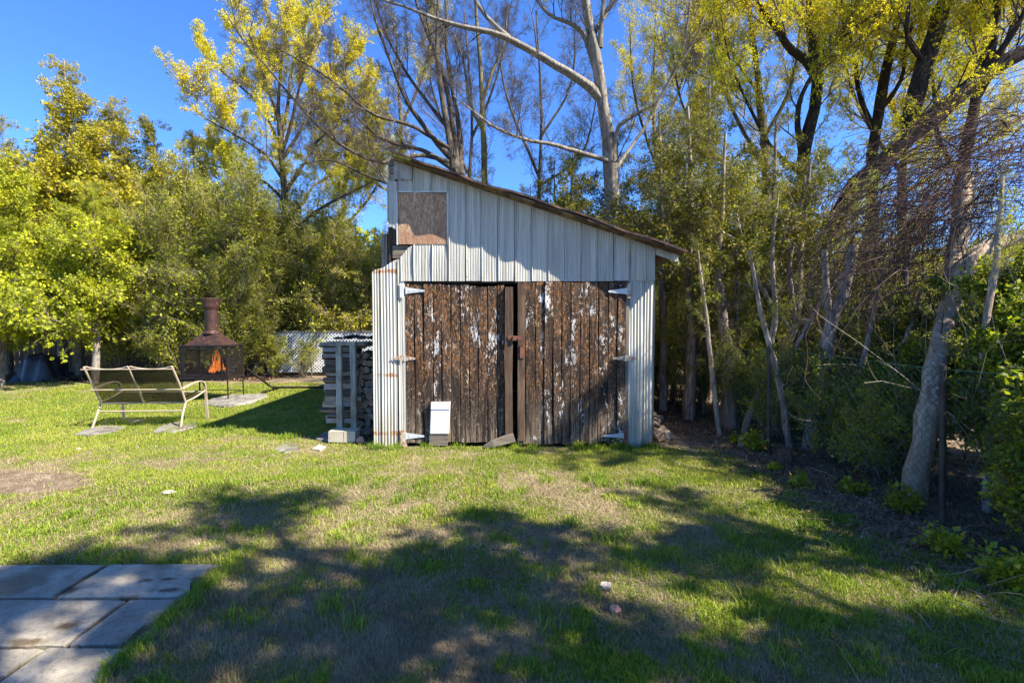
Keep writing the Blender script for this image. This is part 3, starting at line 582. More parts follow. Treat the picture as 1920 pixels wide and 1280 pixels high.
def hinge(parent, px_pin, py, px_tip, mat, plate_px, pmat, y0, hh=6.5):
    z = Z(py); xp, xt = X(px_pin, 650), X(px_tip, 650); h = hh*YS/FPX
    V = []
    for y_ in (y0, y0-0.004): V += [[xp, y_, z+h], [xp, y_, z-h], [xt, y_, z-0.35*h], [xt, y_, z+0.15*h]]
    F = [[0, 1, 2, 3], [7, 6, 5, 4], [0, 3, 7, 4], [1, 0, 4, 5], [2, 1, 5, 6], [3, 2, 6, 7]]
    hg = obj('hinge', V, F, M[mat], parent)
    mb = MB()
    for f in (0.2, 0.45, 0.75): mb.tube([[xp+(xt-xp)*f, y0-0.003, z], [xp+(xt-xp)*f, y0-0.009, z]], 0.004, 6)
    mb.tube([[xp, y0-0.006, z-h*1.1], [xp, y0-0.006, z+h*1.1]], 0.006, 8)
    return hg, mb
for parent, pin, py, tip, mat, y0, hh in ((door_l, 762, 544.5, 797, 'galv', YS+0.006, 6), (door_l, 758.5, 671.5, 779, 'galv_rust', YS+0.006, 5.5), (door_l, 759, 817, 794, 'galv', YS+0.006, 6),
                                  (door_r, 1173, 546, 1139, 'galv', YS-0.029, 6), (door_r, 1171, 671, 1149, 'galv_rust', YS-0.029, 5), (door_r, 1169, 815, 1132, 'galv', YS-0.029, 5)):
    hg, mb = hinge(parent, pin, py, tip, mat, None, None, y0, hh)
    Vv = np.concatenate(mb.V)
    obj('hinge_bolt', Vv, mb.F, M['galv'], parent)
for px0, px1, pa, pb, mat in ((751, 758, 531, 558, 'galv'), (749, 757.5, 806, 836, 'galv_rust'), (1174, 1181, 531, 559, 'galv_rust'), (1168.5, 1176, 801, 830, 'rust')):
    o = board('hinge_plate', (X(px0, 650), YS-0.034 if px0 > 1000 else YS-0.016, Z(pb)), (X(px1, 650), YS-0.004, Z(pa)), M[mat], cham=0.002)
for sgn, pin, tip in ((-1, 757, 734), (1, 1172, 1195)):
    z = Z(671); h = 0.036; y0 = YS-0.014 if sgn < 0 else YS-0.006; V = []
    for y_ in (y0, y0-0.004): V += [[X(pin), y_, z+h], [X(pin), y_, z-h], [X(tip), y_, z-0.006], [X(tip), y_, z+0.006]]
    obj('hinge_leaf', V, [[0, 1, 2, 3], [7, 6, 5, 4], [0, 3, 7, 4], [1, 0, 4, 5], [2, 1, 5, 6], [3, 2, 6, 7]], M['galv_rust'], shed)
# white pet flap and the grey board below it
def slant_box(name, pxs, pys, ya, yb, mat, parent):
    (a0, a1, b0, b1), (pt, pb) = pxs, pys     # top left, top right, bottom left, bottom right
    V = []
    for y_ in (ya, yb): V += [[X(b0, pb), y_, Z(pb)], [X(b1, pb), y_, Z(pb)], [X(a1, pt), y_, Z(pt)], [X(a0, pt), y_, Z(pt)]]
    return obj(name, V, [[0, 1, 2, 3], [7, 6, 5, 4], [0, 4, 5, 1], [1, 5, 6, 2], [2, 6, 7, 3], [3, 7, 4, 0]], mat, parent)
fl = slant_box('pet_flap', (809.5, 844.5, 807.3, 842), (753, 811.5), YS-0.030, YS+0.008, M['white_panel'], door_l); fl['label'] = 'white pet flap panel low in the left door'
slant_box('flap_lip', (809.2, 844.8, 808.8, 844.3), (752.2, 766), YS-0.036, YS-0.031, M['white_panel'], door_l)
slant_box('flap_board', (806.3, 840.5, 805, 839.5), (812, 834), YS-0.022, YS+0.008, M['wood_grey_h'], door_l)
# wedge of wood against the doors
a, b = G(908, 840)+[0, -0.03, 0.03], G(964, 838)+[0, -0.04, 0.13]
u = norm(b-a); sd_ = norm(np.cross(u, [0, 0, 1.])); up = np.cross(sd_, u); V = []
for f, w, h in ((0, 0.012, 0.012), (0.3, 0.04, 0.04), (1, 0.055, 0.052)):
    p = a+(b-a)*f; V += [p-sd_*w-up*h, p+sd_*w-up*h*0.8, p+sd_*w*0.9+up*h, p-sd_*w+up*h*0.9]
F = [[0, 1, 2, 3], [11, 10, 9, 8]]+[[r*4+i, r*4+(i+1) % 4, (r+1)*4+(i+1) % 4, (r+1)*4+i][::-1] for r in range(2) for i in range(4)]
o = obj('wooden_wedge', V, F, M['wood_grey_h']); tag(o, 'weathered wooden wedge lying against the foot of the shed doors', 'wedge')

# ------------------------------------------------------------------ trees and shrubs: growth
def resample(P, R, n=16):
    P = np.array(P, float); R = np.array(R, float)
    if len(P) > 2:                       # Catmull-Rom
        Q = np.vstack([2*P[0]-P[1], P, 2*P[-1]-P[-2]]); out = []; ro = []
        for i in range(len(P)-1):
            p0, p1, p2, p3 = Q[i:i+4]
            for t in np.linspace(0, 1, 6, endpoint=False):
                out.append(0.5*((2*p1)+(-p0+p2)*t+(2*p0-5*p1+4*p2-p3)*t*t+(-p0+3*p1-3*p2+p3)*t**3)); ro.append(R[i]+(R[i+1]-R[i])*t)
        out.append(P[-1]); ro.append(R[-1]); P = np.array(out); R = np.array(ro)
    s = np.concatenate([[0], np.cumsum(np.linalg.norm(np.diff(P, axis=0), axis=1))]); t = np.linspace(0, s[-1], n)
    return np.stack([np.interp(t, s, P[:, i]) for i in range(3)], -1), np.interp(t, s, R)
def grow(S, D, L, R0, n, wig, up, end=0.25):
    Mn = len(S); P = np.zeros((Mn, n, 3)); P[:, 0] = S; D = norm(D); st = (L/(n-1))[:, None]
    bend = rng.normal(0, wig*0.5, (Mn, 3))
    for i in range(1, n):
        D = norm(D+rng.normal(0, wig, (Mn, 3))+bend+np.array([0, 0, up])); P[:, i] = P[:, i-1]+D*st
    return P, R0[:, None]*np.linspace(1, end, n)[None]
def spawn(P, R, k, t0, t1, ang, L, n=6, wig=0.12, up=0.08, rr=0.55, rmin=0.002, rmax=9, azi=None, end=0.25, pull=None):
    Mn, m_, _ = P.shape
    t = (np.arange(k)[None]+rng.random((Mn, k)))/k; t = t0+(t1-t0)*t; t = t.ravel(); idx = np.repeat(np.arange(Mn), k)
    f = t*(m_-1); i = np.clip(f.astype(int), 0, m_-2); fr = (f-i)[:, None]
    S = P[idx, i]*(1-fr)+P[idx, i+1]*fr; T = norm(P[idx, i+1]-P[idx, i]); r = R[idx, i]*(1-fr[:, 0])+R[idx, i+1]*fr[:, 0]
    Q = norm(np.cross(T, rng.normal(0, 1, T.shape)))
    if pull is not None: Q = norm(Q+np.array(pull))
    a = np.radians(ang)*rng.uniform(0.7, 1.3, len(t))[:, None]
    D = np.cos(a)*T+np.sin(a)*Q
    Ls = (L(t) if callable(L) else L*(1-0.45*t))*rng.uniform(0.6, 1.25, len(t))
    return grow(S, D, Ls, np.clip(r*rr*rng.uniform(0.7, 1, len(t)), rmin, rmax), n, wig, up, end)
def on_paths(P, k, t0=0.15, spread=0.03):
    Mn, m_, _ = P.shape
    t = t0+(1-t0)*rng.random(Mn*k); idx = np.repeat(np.arange(Mn), k); f = t*(m_-1); i = np.clip(f.astype(int), 0, m_-2); fr = (f-i)[:, None]
    return P[idx, i]*(1-fr)+P[idx, i+1]*fr+rng.normal(0, spread, (Mn*k, 3)), norm(P[idx, i+1]-P[idx, i])
def leaves(Cn, T, size, w=0.5, up=0.5, follow=0.4):
    n = len(Cn); A = norm(rng.normal(0, 1, (n, 3))+T*follow*2); N = norm(rng.normal(0, 0.6, (n, 3))+np.array([0, 0, up])+SUN_DIR*0.2)
    B = norm(np.cross(A, N)); s = (size*rng.uniform(0.55, 1.3, n))[:, None]; fold = np.cross(B, A)*s*0.12
    V = np.stack([Cn, Cn+A*s*0.5+B*s*w*0.5+fold, Cn+A*s, Cn+A*s*0.5-B*s*w*0.5+fold], 1).reshape(-1, 3)
    return V, np.arange(n*4).reshape(-1, 4)
def clusters(Cn, T, size, k=4, w=0.45):
    """k small leaves fanning out of each bud"""
    C2 = np.repeat(Cn, k, 0)+rng.normal(0, size*0.25, (len(Cn)*k, 3)); return leaves(C2, np.repeat(T, k, 0), size, w)
def sprays(Cn, D, size, k=5, droop=-0.15):
    """flat fans of scale foliage"""
    n = len(Cn); A = norm(D+rng.normal(0, 0.45, (n, 3))+np.array([0, 0, droop])); B = norm(np.cross(A, rng.normal(0, 1, (n, 3)))); s = size*rng.uniform(0.6, 1.35, n)
    parts = []
    for a, l, o in ((0, 1, 0), (0.75, 0.6, 0.15), (-0.75, 0.6, 0.2), (0.6, 0.5, 0.5), (-0.6, 0.5, 0.45), (1.0, .4, .05), (-1.0, .4, .08))[:k]:
        d = A*math.cos(a)+B*math.sin(a); b = -A*math.sin(a)+B*math.cos(a); S = Cn+A*(s*o)[:, None]; ln = (s*l)[:, None]; w = ln*0.17
        parts.append(np.stack([S, S+d*ln*0.55+b*w, S+d*ln, S+d*ln*0.45-b*w], 1))
    V = np.stack(parts, 1).reshape(-1, 3); return V, np.arange(n*k*4).reshape(-1, 4)
BOUGH = {}
def make_bough(key, twig, leafm, Ln, n2, n3, kind, per, size, ang=45, up=0.05, variants=4, l2=0.42, l3=0.2, r0=0.012, wig=0.09, w=0.5, spread=0.02, n4=0, droop=-0.15, sk=5, leaf2=None, frac2=0.0, c_k=3):
    """a branch with its twigs and leaves, growing along +X, length Ln; copies share these meshes"""
    out = []
    for v in range(variants):
        S = np.zeros((1, 3)); P0, R0 = grow(S, np.array([[1., 0, 0.0]]), np.array([Ln]), np.array([r0]), 9, wig*0.6, up, 0.2)
        sets = [(P0, R0)]; sets.append(spawn(P0, R0, n2, 0.08, 1.0, ang, lambda t: Ln*l2*(1.05-0.75*t), 6, wig, up*0.5, 0.55, 0.0042))
        sets.append(spawn(*sets[1], n3, 0.1, 1.0, ang*0.9, lambda t: Ln*l3*(1-0.4*t), 4, wig*1.2, up*0.3, 0.6, 0.0034))
        if n4: sets.append(spawn(*sets[2], n4, 0.2, 1.0, ang*0.9, lambda t: Ln*l3*0.5*(1-0.4*t), 4, wig*1.2, up*0.3, 0.6, 0.0028))
        V, F = cat([tubes(P0, R0, 5)]+[tubes(p, r, 3) for p, r in sets[1:]]); nt = len(F)
        mats = [M[twig]]; idx = [np.zeros(nt, int)]
        if per:
            Cn, T = on_paths(sets[-1][0], per, 0.1, spread)
            if kind == 'spray': V2, F2 = sprays(Cn, T, size, sk, droop)
            elif kind == 'cluster': V2, F2 = clusters(Cn, T, size, c_k)
            else: V2, F2 = leaves(Cn, T, size, w)
            F = np.concatenate([F, F2+len(V)]); V = np.concatenate([V, V2]); mats.append(M[leafm]); li = np.ones(len(F2), int)
            if leaf2: mats.append(M[leaf2]); li[rng.random(len(F2)) < frac2] = 2
            idx.append(li)
        me = mesh('bough', V, F, mats); me.polygons.foreach_set('material_index', np.concatenate(idx).astype(np.int32)); out.append(me)
    BOUGH[key] = (out, Ln); return out
def attach(t, key, S, D, L, roll=0.5, name='bough'):
    ms, Ln = BOUGH[key]
    D = norm(D); up = np.array([0, 0, 1.0])+rng.normal(0, roll, (len(S), 3)); Y_ = norm(np.cross(up, D)); Z_ = np.cross(D, Y_); org = ORG[t.name]
    for i in range(len(S)):
        s = L[i]/Ln; o = bpy.data.objects.new(name, ms[int(rng.integers(len(ms)))]); C.objects.link(o); o.parent = t
        m4 = Matrix([[D[i][k]*s, Y_[i][k]*s, Z_[i][k]*s, S[i][k]-org[k]] for k in range(3)]+[[0, 0, 0, 1]]); o.matrix_basis = m4
def starts(P, R, k, t0, t1, ang, L, pull=None, up=0.0):
    Q, _ = spawn(P, R, k, t0, t1, ang, L, 2, 0.0, 0.0, pull=pull); V = Q[:, 1]-Q[:, 0]; ln = np.linalg.norm(V, axis=1); return Q[:, 0], norm(norm(V)+[0, 0, up]), ln
def make_tree(name, label, cat_, base, limbs, bark, twig, levels, foliage, group=None, trunk_k=9, boughs=()):
    """limbs: [(points, radii)], the first is the trunk; levels grow one on the other; foliage: list of dicts"""
    t = thing(name, label, cat_, base, group)
    Ps, Rs = [], []
    for i, (P, R) in enumerate(limbs):
        P, R = resample(P, R, 18); Ps.append(P); Rs.append(R)
        Pj = P.copy(); Pj[1:-1] += rng.normal(0, 1, (16, 3))*(R[1:-1, None]*0.10)
        kk = 16 if R[0] > 0.07 else (trunk_k if R[0] > 0.03 else 5)
        V, F = tubes(Pj[None], R[None]*(1+rng.normal(0, 0.05, (1, 18))), kk)
        if kk == 16:      # ridged bark: each strip of the trunk stands a little in or out
            Vr = V.reshape(18, 16, 3); rd = 1+rng.normal(0, 0.075, (1, 16, 1))+rng.normal(0, 0.03, (18, 16, 1)); V = (Pj[:, None]+(Vr-Pj[:, None])*rd).reshape(-1, 3)
        obj('trunk' if i == 0 else 'limb', V, F, M[bark], t, smooth=True)
    P, R = np.array(Ps), np.array(Rs); sets = [(P, R)]
    parts = []
    for lv in levels:
        lv = dict(lv); src = lv.pop('src', -1); P, R = spawn(*sets[src], **lv); sets.append((P, R))
        k = 5 if R.max() > 0.03 else 3; parts.append(tubes(P, R, k))
    if parts:
        V, F = cat(parts); obj('branches', V, F, M[twig], t)['kind'] = 'stuff'
    for fo in foliage:
        fo = dict(fo); P = sets[fo.pop('src', -1)][0]; kind = fo.pop('kind', 'leaf'); mt = fo.pop('mat'); k = fo.pop('k'); t0 = fo.pop('t0', 0.15); sp = fo.pop('spread', 0.03)
        keep = fo.pop('keep', None)
        Cn, T = on_paths(P, k, t0, sp)
        if keep is not None:
            kk = keep(Cn); Cn, T = Cn[kk], T[kk]
        V, F = {'leaf': leaves, 'cluster': clusters, 'spray': sprays}[kind](Cn, T, **fo)
        obj('crown', V, F, M[mt], t)
    for bo in boughs:
        bo = dict(bo); key = bo.pop('set'); src = bo.pop('src', -1); keep = bo.pop('keep', None); roll = bo.pop('roll', 0.4)
        S, D, L = starts(*sets[src], **bo)
        if keep is not None: kk = keep(S+D*L[:, None]*0.5); S, D, L = S[kk], D[kk], L[kk]
        attach(t, key, S, D, L, roll)
    return t
def px(lst, k=1.0):
    """[(px, py, radius px, Y)] to points and radii"""
    return [W(a, b, Y) for a, b, r, Y in lst], [r*Y/FPX for a, b, r, Y in lst]
def gap(scale, thr, off=0.0):            # uneven crown: leaves thin out where the noise is low
    def f(P):
        v = fbm(P[:, 0]*scale+off, P[:, 2]*scale+off*1.7, 3)+0.6*(fbm(P[:, 1]*scale+3+off, P[:, 2]*scale, 2)-0.5)
        return v+rng.normal(0, 0.06, len(v)) > thr
    return f

def bez(a, b, c, d, n):
    t = np.linspace(0, 1, n)[None, :, None]; a, b, c, d = (v[:, None, :] for v in (a, b, c, d))
    return a*(1-t)**3+3*b*(1-t)**2*t+3*c*(1-t)*t*t+d*t**3

make_bough('cedar_lit', 'bark_cedar', 'leaf_cedar_lit', 2.0, 18, 9, 'spray', 5, 0.092, 50, 0.03, 4, r0=0.014, spread=0.04)
make_bough('cedar_gold', 'bark_cedar', 'leaf_cedar_gold', 1.4, 15, 8, 'spray', 4, 0.085, 50, 0.05, 4, r0=0.012, spread=0.035)
make_bough('cedar_dark', 'bark_cedar', 'leaf_cedar_dark', 1.6, 14, 8, 'spray', 4, 0.08, 50, 0.0, 4, r0=0.012, spread=0.035, leaf2='leaf_cedar_gold', frac2=0.25)
make_bough('hedge', 'twig_tan', 'leaf_hedge', 1.5, 13, 7, 'leaf', 4, 0.066, 42, 0.10, 4, spread=0.03)
make_bough('hedge_yellow', 'twig_tan', 'leaf_hedge_yellow', 1.5, 13, 7, 'leaf', 3, 0.066, 38, 0.14, 4, spread=0.03)
make_bough('shrub', 'twig_dark', 'leaf_shrub', 0.6, 10, 5, 'leaf', 5, 0.058, 48, 0.05, 4, r0=0.007, spread=0.02, w=0.6, leaf2='leaf_bright', frac2=0.25)
make_bough('shrub_light', 'twig_tan', 'leaf_bright', 0.6, 10, 5, 'leaf', 4, 0.052, 48, 0.05, 4, r0=0.007, spread=0.02, w=0.55, leaf2='leaf_hedge', frac2=0.5)
make_bough('gold', 'twig_tan', 'leaf_gold', 1.2, 12, 7, 'cluster', 3, 0.052, 34, 0.16, 4, r0=0.010, spread=0.03, c_k=4)
make_bough('gold_thin', 'twig_tan', 'leaf_hedge_yellow', 1.2, 12, 6, 'leaf', 3, 0.045, 34, 0.14, 4, r0=0.010, spread=0.03, leaf2='leaf_gold', frac2=0.3)
make_bough('maple', 'twig_dark', 'leaf_maple', 1.3, 12, 6, 'cluster', 2, 0.050, 42, 0.05, 4, r0=0.013, spread=0.02, c_k=4)
make_bough('bud', 'twig_tan', 'leaf_maple', 1.5, 13, 7, 'cluster', 2, 0.052, 36, 0.10, 4, r0=0.013, spread=0.03, c_k=3, leaf2='leaf_gold', frac2=0.55)
make_bough('bare', 'twig_dark', None, 1.3, 12, 7, None, 0, 0, 38, 0.10, 4, r0=0.011, n4=3, wig=0.13)
make_bough('bare_grey', 'twig_grey', None, 1.3, 12, 7, None, 0, 0, 42, 0.08, 4, r0=0.012, n4=3, wig=0.14)
make_bough('shade', 'twig_grey', 'leaf_shade', 1.0, 10, 5, 'leaf', 5, 0.085, 50, 0.05, 3, spread=0.05, w=0.75)

# ---- pale trunked tree and bare trees behind the shed
pale = [px([(1156, 700, 16, 11.4), (1152, 430, 13.5, 11.4), (1146, 330, 13, 11.4), (1142, 270, 12, 11.4), (1132, 205, 10, 11.3), (1126, 150, 9, 11.3), (1113, 80, 8, 11.3), (1098, 0, 7, 11.3), (1086, -120, 4, 11.2), (1080, -260, 1.5, 11.2)]),
        px([(1124, 185, 9, 11.3), (1098, 157, 8, 11.2), (1060, 133, 7.5, 11.1), (1010, 103, 6.5, 11), (970, 80, 6, 10.9), (930, 63, 5, 10.8), (870, 52, 4, 10.7), (815, 35, 3, 10.6), (765, 15, 2.2, 10.5), (700, -5, 1.4, 10.4)]),
        px([(955, 72, 5, 10.9), (925, 45, 4, 10.9), (900, 15, 3, 10.9), (870, -50, 2, 10.9), (850, -130, 1, 10.9)]),
        px([(1128, 165, 7, 11.3), (1112, 112, 5, 11.4), (1095, 65, 4.5, 11.5), (1065, 42, 3.5, 11.5), (1030, 28, 2.5, 11.5), (990, -20, 1.5, 11.5)]),
        px([(1124, 90, 6, 11.3), (1128, 40, 4, 11.2), (1134, -30, 3, 11.2), (1130, -150, 1, 11)]),
        px([(1150, 285, 5, 11.3), (1158, 240, 3.6, 11.2), (1190, 215, 3.2, 11.1), (1232, 190, 2.8, 11.1), (1262, 140, 2.4, 11), (1300, 80, 2, 11), (1330, 10, 1.4, 11), (1360, -60, 0.8, 11)]),
        px([(1156, 315, 4.5, 11.4), (1180, 280, 3.2, 11.6), (1215, 230, 2.8, 11.8), (1245, 170, 2.4, 11.9), (1275, 110, 2.6, 12), (1290, 40, 1.8, 12), (1300, -60, 1, 12)]),
        px([(1140, 302, 4.5, 11.3), (1095, 288, 3.8, 11), (1040, 272, 3.4, 10.7), (985, 262, 3, 10.5), (930, 240, 2.4, 10.3), (895, 215, 1.8, 10.2), (850, 180, 1, 10.1)]),
        px([(1115, 60, 5, 11.3), (1150, 0, 4, 11.6), (1190, -80, 2, 11.8)])]
make_tree('pale_trunk_tree', 'tall tree with a smooth pale trunk and bare spreading limbs rising behind the shed roof', 'tree', W(1156, 700, 11.4)*[1, 1, 0], pale, 'bark_pale', 'twig_grey',
    [dict(k=7, t0=0.3, t1=0.98, ang=48, L=lambda t: 1.5*(1-0.5*t), n=8, wig=0.13, up=0.10, rr=0.5, rmax=0.022)], [],
    boughs=[dict(set='bare_grey', k=3, t0=0.25, t1=1, ang=40, L=0.95), dict(set='bare_grey', src=0, k=6, t0=0.45, t1=1, ang=45, L=0.9), dict(set='gold_thin', src=0, k=1, t0=0.5, t1=0.9, ang=45, L=0.9)])
bare = [px([(858, 640, 9, 12), (852, 320, 7, 12), (840, 250, 6, 12), (828, 180, 5, 12), (820, 110, 4.2, 12), (821, 40, 3.4, 12), (822, -60, 2.2, 12), (822, -200, 1, 12)]),
        px([(858, 330, 6, 12), (850, 240, 4.5, 12.2), (836, 160, 4, 12.3), (812, 90, 3, 12.3), (785, 20, 2.2, 12.3), (765, -60, 1, 12.3)]),
        px([(866, 330, 6, 12), (862, 250, 5, 12.4), (850, 180, 4, 12.5), (838, 110, 3, 12.6), (836, 20, 2.3, 12.6), (832, -100, 1, 12.6)]),
        px([(848, 300, 5.5, 12), (815, 262, 4.5, 11.8), (786, 225, 4, 11.6), (760, 185, 3.4, 11.4), (730, 110, 2.6, 11.2), (705, 40, 2, 11), (690, -20, 1, 11)]),
        px([(850, 318, 5, 12), (800, 285, 4, 11.8), (762, 275, 3.6, 11.6), (720, 262, 3, 11.3), (690, 240, 2.2, 11.2), (650, 200, 1.4, 11)]),
        px([(846, 306, 5, 12), (790, 290, 4, 11.6), (720, 305, 3.2, 11), (660, 285, 2.9, 10.7), (600, 240, 2.5, 10.4), (545, 180, 2.1, 10.2), (500, 125, 1.8, 10), (455, 75, 1.3, 10), (418, 15, 0.7, 10)]),
        px([(840, 240, 4, 12), (800, 190, 3, 12.2), (758, 130, 2.5, 12.4), (722, 60, 2, 12.4), (700, -10, 1, 12.4)]),
        px([(846, 280, 4, 12), (770, 235, 3.4, 11.2), (700, 215, 2.8, 10.6), (640, 165, 2.2, 10.2), (590, 130, 1.6, 10), (520, 90, 1, 10)]),
        px([(846, 330, 4, 12), (760, 350, 2.6, 10.8), (690, 330, 2.2, 10.4), (620, 300, 1.8, 10.2), (560, 310, 1, 10)])]
make_tree('bare_tree', 'leafless many-stemmed tree rising behind the high left corner of the shed', 'tree', W(858, 640, 12)*[1, 1, 0], bare, 'bark_grey', 'twig_dark',
    [dict(k=8, t0=0.25, t1=0.98, ang=36, L=lambda t: 1.5*(1-0.5*t), n=8, wig=0.10, up=0.12, rr=0.5, rmax=0.018)], [],
    boughs=[dict(set='bare', k=3, t0=0.2, t1=1, ang=36, L=0.95), dict(set='bare', src=0, k=8, t0=0.35, t1=1, ang=36, L=1.0)])
slim = [px([(918, 640, 6, 12.4), (908, 320, 5, 12.4), (905, 230, 4.5, 12.4), (901, 130, 3.6, 12.4), (893, 30, 2.8, 12.4), (888, -60, 1.5, 12.4)]),
        px([(905, 190, 3.5, 12.4), (925, 130, 2.6, 12.4), (945, 80, 2, 12.4), (950, 10, 1, 12.4)]), px([(908, 250, 4, 12.4), (880, 190, 2.6, 12.2), (870, 120, 2, 12.1), (850, 60, 1, 12)])]
make_tree('slender_tree', 'slender tree with a moss covered stem and tufts of olive young leaves behind the shed', 'tree', W(918, 640, 12.4)*[1, 1, 0], slim, 'bark_moss', 'twig_tan',
    [], [], boughs=[dict(set='gold_thin', k=30, t0=0.3, t1=0.98, ang=42, L=1.2, up=0.2, keep=lambda P: P[:, 2] < 5.8), dict(set='bare', k=10, t0=0.35, t1=0.98, ang=36, L=1.0)])

# ---- gold tree
Yg = 14.0
gold = [px([(535, 680, 8, Yg), (533, 560, 6.5, Yg), (537, 460, 6, Yg), (535, 370, 5.5, Yg), (527, 290, 4.5, Yg), (522, 210, 3, Yg), (528, 110, 2, Yg), (540, 50, 1, Yg)])]
for (x1, y1, x2, y2, x3, y3, yy) in ((530, 300, 480, 190, 400, 120, 0.6), (528, 290, 560, 170, 600, 50, -0.4), (530, 300, 590, 200, 660, 110, 0.5), (532, 340, 470, 270, 380, 220, -0.8), (535, 360, 600, 260, 690, 200, 0.3), (530, 280, 500, 160, 470, 70, -0.6),
                                     (536, 420, 600, 340, 710, 290, 0.9), (534, 380, 470, 330, 360, 300, 0.7), (528, 260, 545, 140, 570, 60, 1), (536, 470, 480, 380, 400, 330, 0), (536, 440, 620, 380, 700, 340, -0.5)):
    gold.append(px([(x1, y1, 3.4, Yg), ((x1+x2)/2+4, (y1+y2)/2-6, 2.8, Yg+yy*0.4), (x2, y2, 2.2, Yg+yy), (x3, y3, 1, Yg+yy*1.8)]))
make_tree('gold_tree', 'fan shaped tree in yellow spring leaf, the tallest against the open sky on the left', 'tree', W(535, 680, Yg)*[1, 1, 0], gold, 'bark_grey', 'twig_tan',
    [dict(k=5, t0=0.3, t1=0.98, ang=30, L=lambda t: 1.7*(1-0.4*t), n=7, wig=0.08, up=0.22, rr=0.5, rmax=0.02)], [],
    boughs=[dict(set='gold', src=1, k=3, t0=0.2, t1=1, ang=28, L=1.25, up=0.25), dict(set='gold', src=0, k=8, t0=0.45, t1=1, ang=30, L=1.2, up=0.2), dict(set='gold_thin', src=0, k=4, t0=0.15, t1=0.75, ang=45, L=1.3, keep=lambda P: P[:, 2] < 7)])

# ---- cedars
def cedar(label, xc, Y, h, rad, z0, mat, nb=70, lean=0.0, size=0.17, dens_=3, group=None, sub=7, thr=0.38, twig='bark_cedar', prof=0.75, droop=-0.2, name='cedar', top=None):
    b = np.array([xc, Y, 0.0]); tp = b+[lean*h, 0, h]; mid = b+[lean*h*0.35+rng.normal(0, 0.08), 0, h*0.5]
    rad0 = 0.03+h*0.012
    lt = lambda t: rad*1.2*np.clip((1-t)**prof, 0.16, 1)*(0.7+0.6*vnoise(t*9+xc*3, t*0+Y))
    return make_tree(name, label, 'tree', b, [([b, mid, tp], [rad0, rad0*0.6, 0.008])], 'bark_cedar', 'bark_cedar', [], [], group,
        boughs=[dict(set=mat, k=nb, t0=z0/h, t1=0.985, ang=74, L=lt, up=0.1, roll=0.35)])
# left side: lit cedars along the back of the garden
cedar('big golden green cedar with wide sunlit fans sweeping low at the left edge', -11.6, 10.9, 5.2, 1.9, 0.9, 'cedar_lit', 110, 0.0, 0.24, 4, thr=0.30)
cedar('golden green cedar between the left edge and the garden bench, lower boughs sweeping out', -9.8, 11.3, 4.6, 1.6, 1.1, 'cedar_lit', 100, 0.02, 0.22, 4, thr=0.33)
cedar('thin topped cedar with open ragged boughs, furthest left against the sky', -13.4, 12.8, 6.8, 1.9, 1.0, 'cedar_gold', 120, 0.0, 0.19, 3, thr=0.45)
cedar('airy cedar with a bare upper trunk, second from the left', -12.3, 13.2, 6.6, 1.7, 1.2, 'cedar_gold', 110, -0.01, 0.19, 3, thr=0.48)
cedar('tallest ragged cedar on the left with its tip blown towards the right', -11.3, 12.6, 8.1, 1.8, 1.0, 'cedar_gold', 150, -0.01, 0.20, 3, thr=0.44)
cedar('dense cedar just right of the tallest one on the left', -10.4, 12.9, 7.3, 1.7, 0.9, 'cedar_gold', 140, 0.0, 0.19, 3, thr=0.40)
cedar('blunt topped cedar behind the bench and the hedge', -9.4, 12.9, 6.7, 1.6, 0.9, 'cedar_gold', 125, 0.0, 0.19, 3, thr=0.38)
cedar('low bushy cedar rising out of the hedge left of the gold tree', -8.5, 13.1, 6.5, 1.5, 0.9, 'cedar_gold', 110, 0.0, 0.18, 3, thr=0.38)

# ---- multi stemmed shrubs
def shrub(label, xc, Y, h, rad, mat, stems=9, k1=9, k2=6, leaf=0.055, lk=5, twig='twig_tan', keep=None, z0=0.0, group=None, name='shrub', wig=0.1, rs=0.022, lw=0.5, xsp=None, lv3=0, cat_='shrub', nbo=165):
    b = np.array([xc, Y, 0.0]); limbs = []
    for i in range(stems):
        a = rng.uniform(0, 2*math.pi); r0 = rng.uniform(0, 0.18); r1 = rad*rng.uniform(0.25, 0.9); hh = h*rng.uniform(0.7, 1.0)
        p0 = b+[r0*math.cos(a)*1.5, r0*math.sin(a), -0.03]; p2 = b+[r1*math.cos(a), r1*math.sin(a)*0.8, hh]; p1 = (p0*0.6+p2*0.4)+[rng.normal(0, 0.08), 0, hh*0.12]
        limbs.append(([p0, p1, p2], [rs*rng.uniform(0.6, 1.1), rs*0.6, 0.004]))
    key = {'leaf_hedge': 'hedge', 'leaf_hedge_yellow': 'hedge_yellow', 'leaf_shrub': 'shrub', 'leaf_bright': 'shrub_light'}[mat]
    return make_tree(name, label, cat_, b, limbs, 'bark_grey', twig, [], [], group, 5, [dict(set=key, k=max(5, int(nbo/stems)), t0=0.08, t1=0.98, ang=44, L=lambda t: np.maximum(0.38, (0.30*h*(0.6+0.4*rad))*(1.15-0.5*t)), up=0.1)])

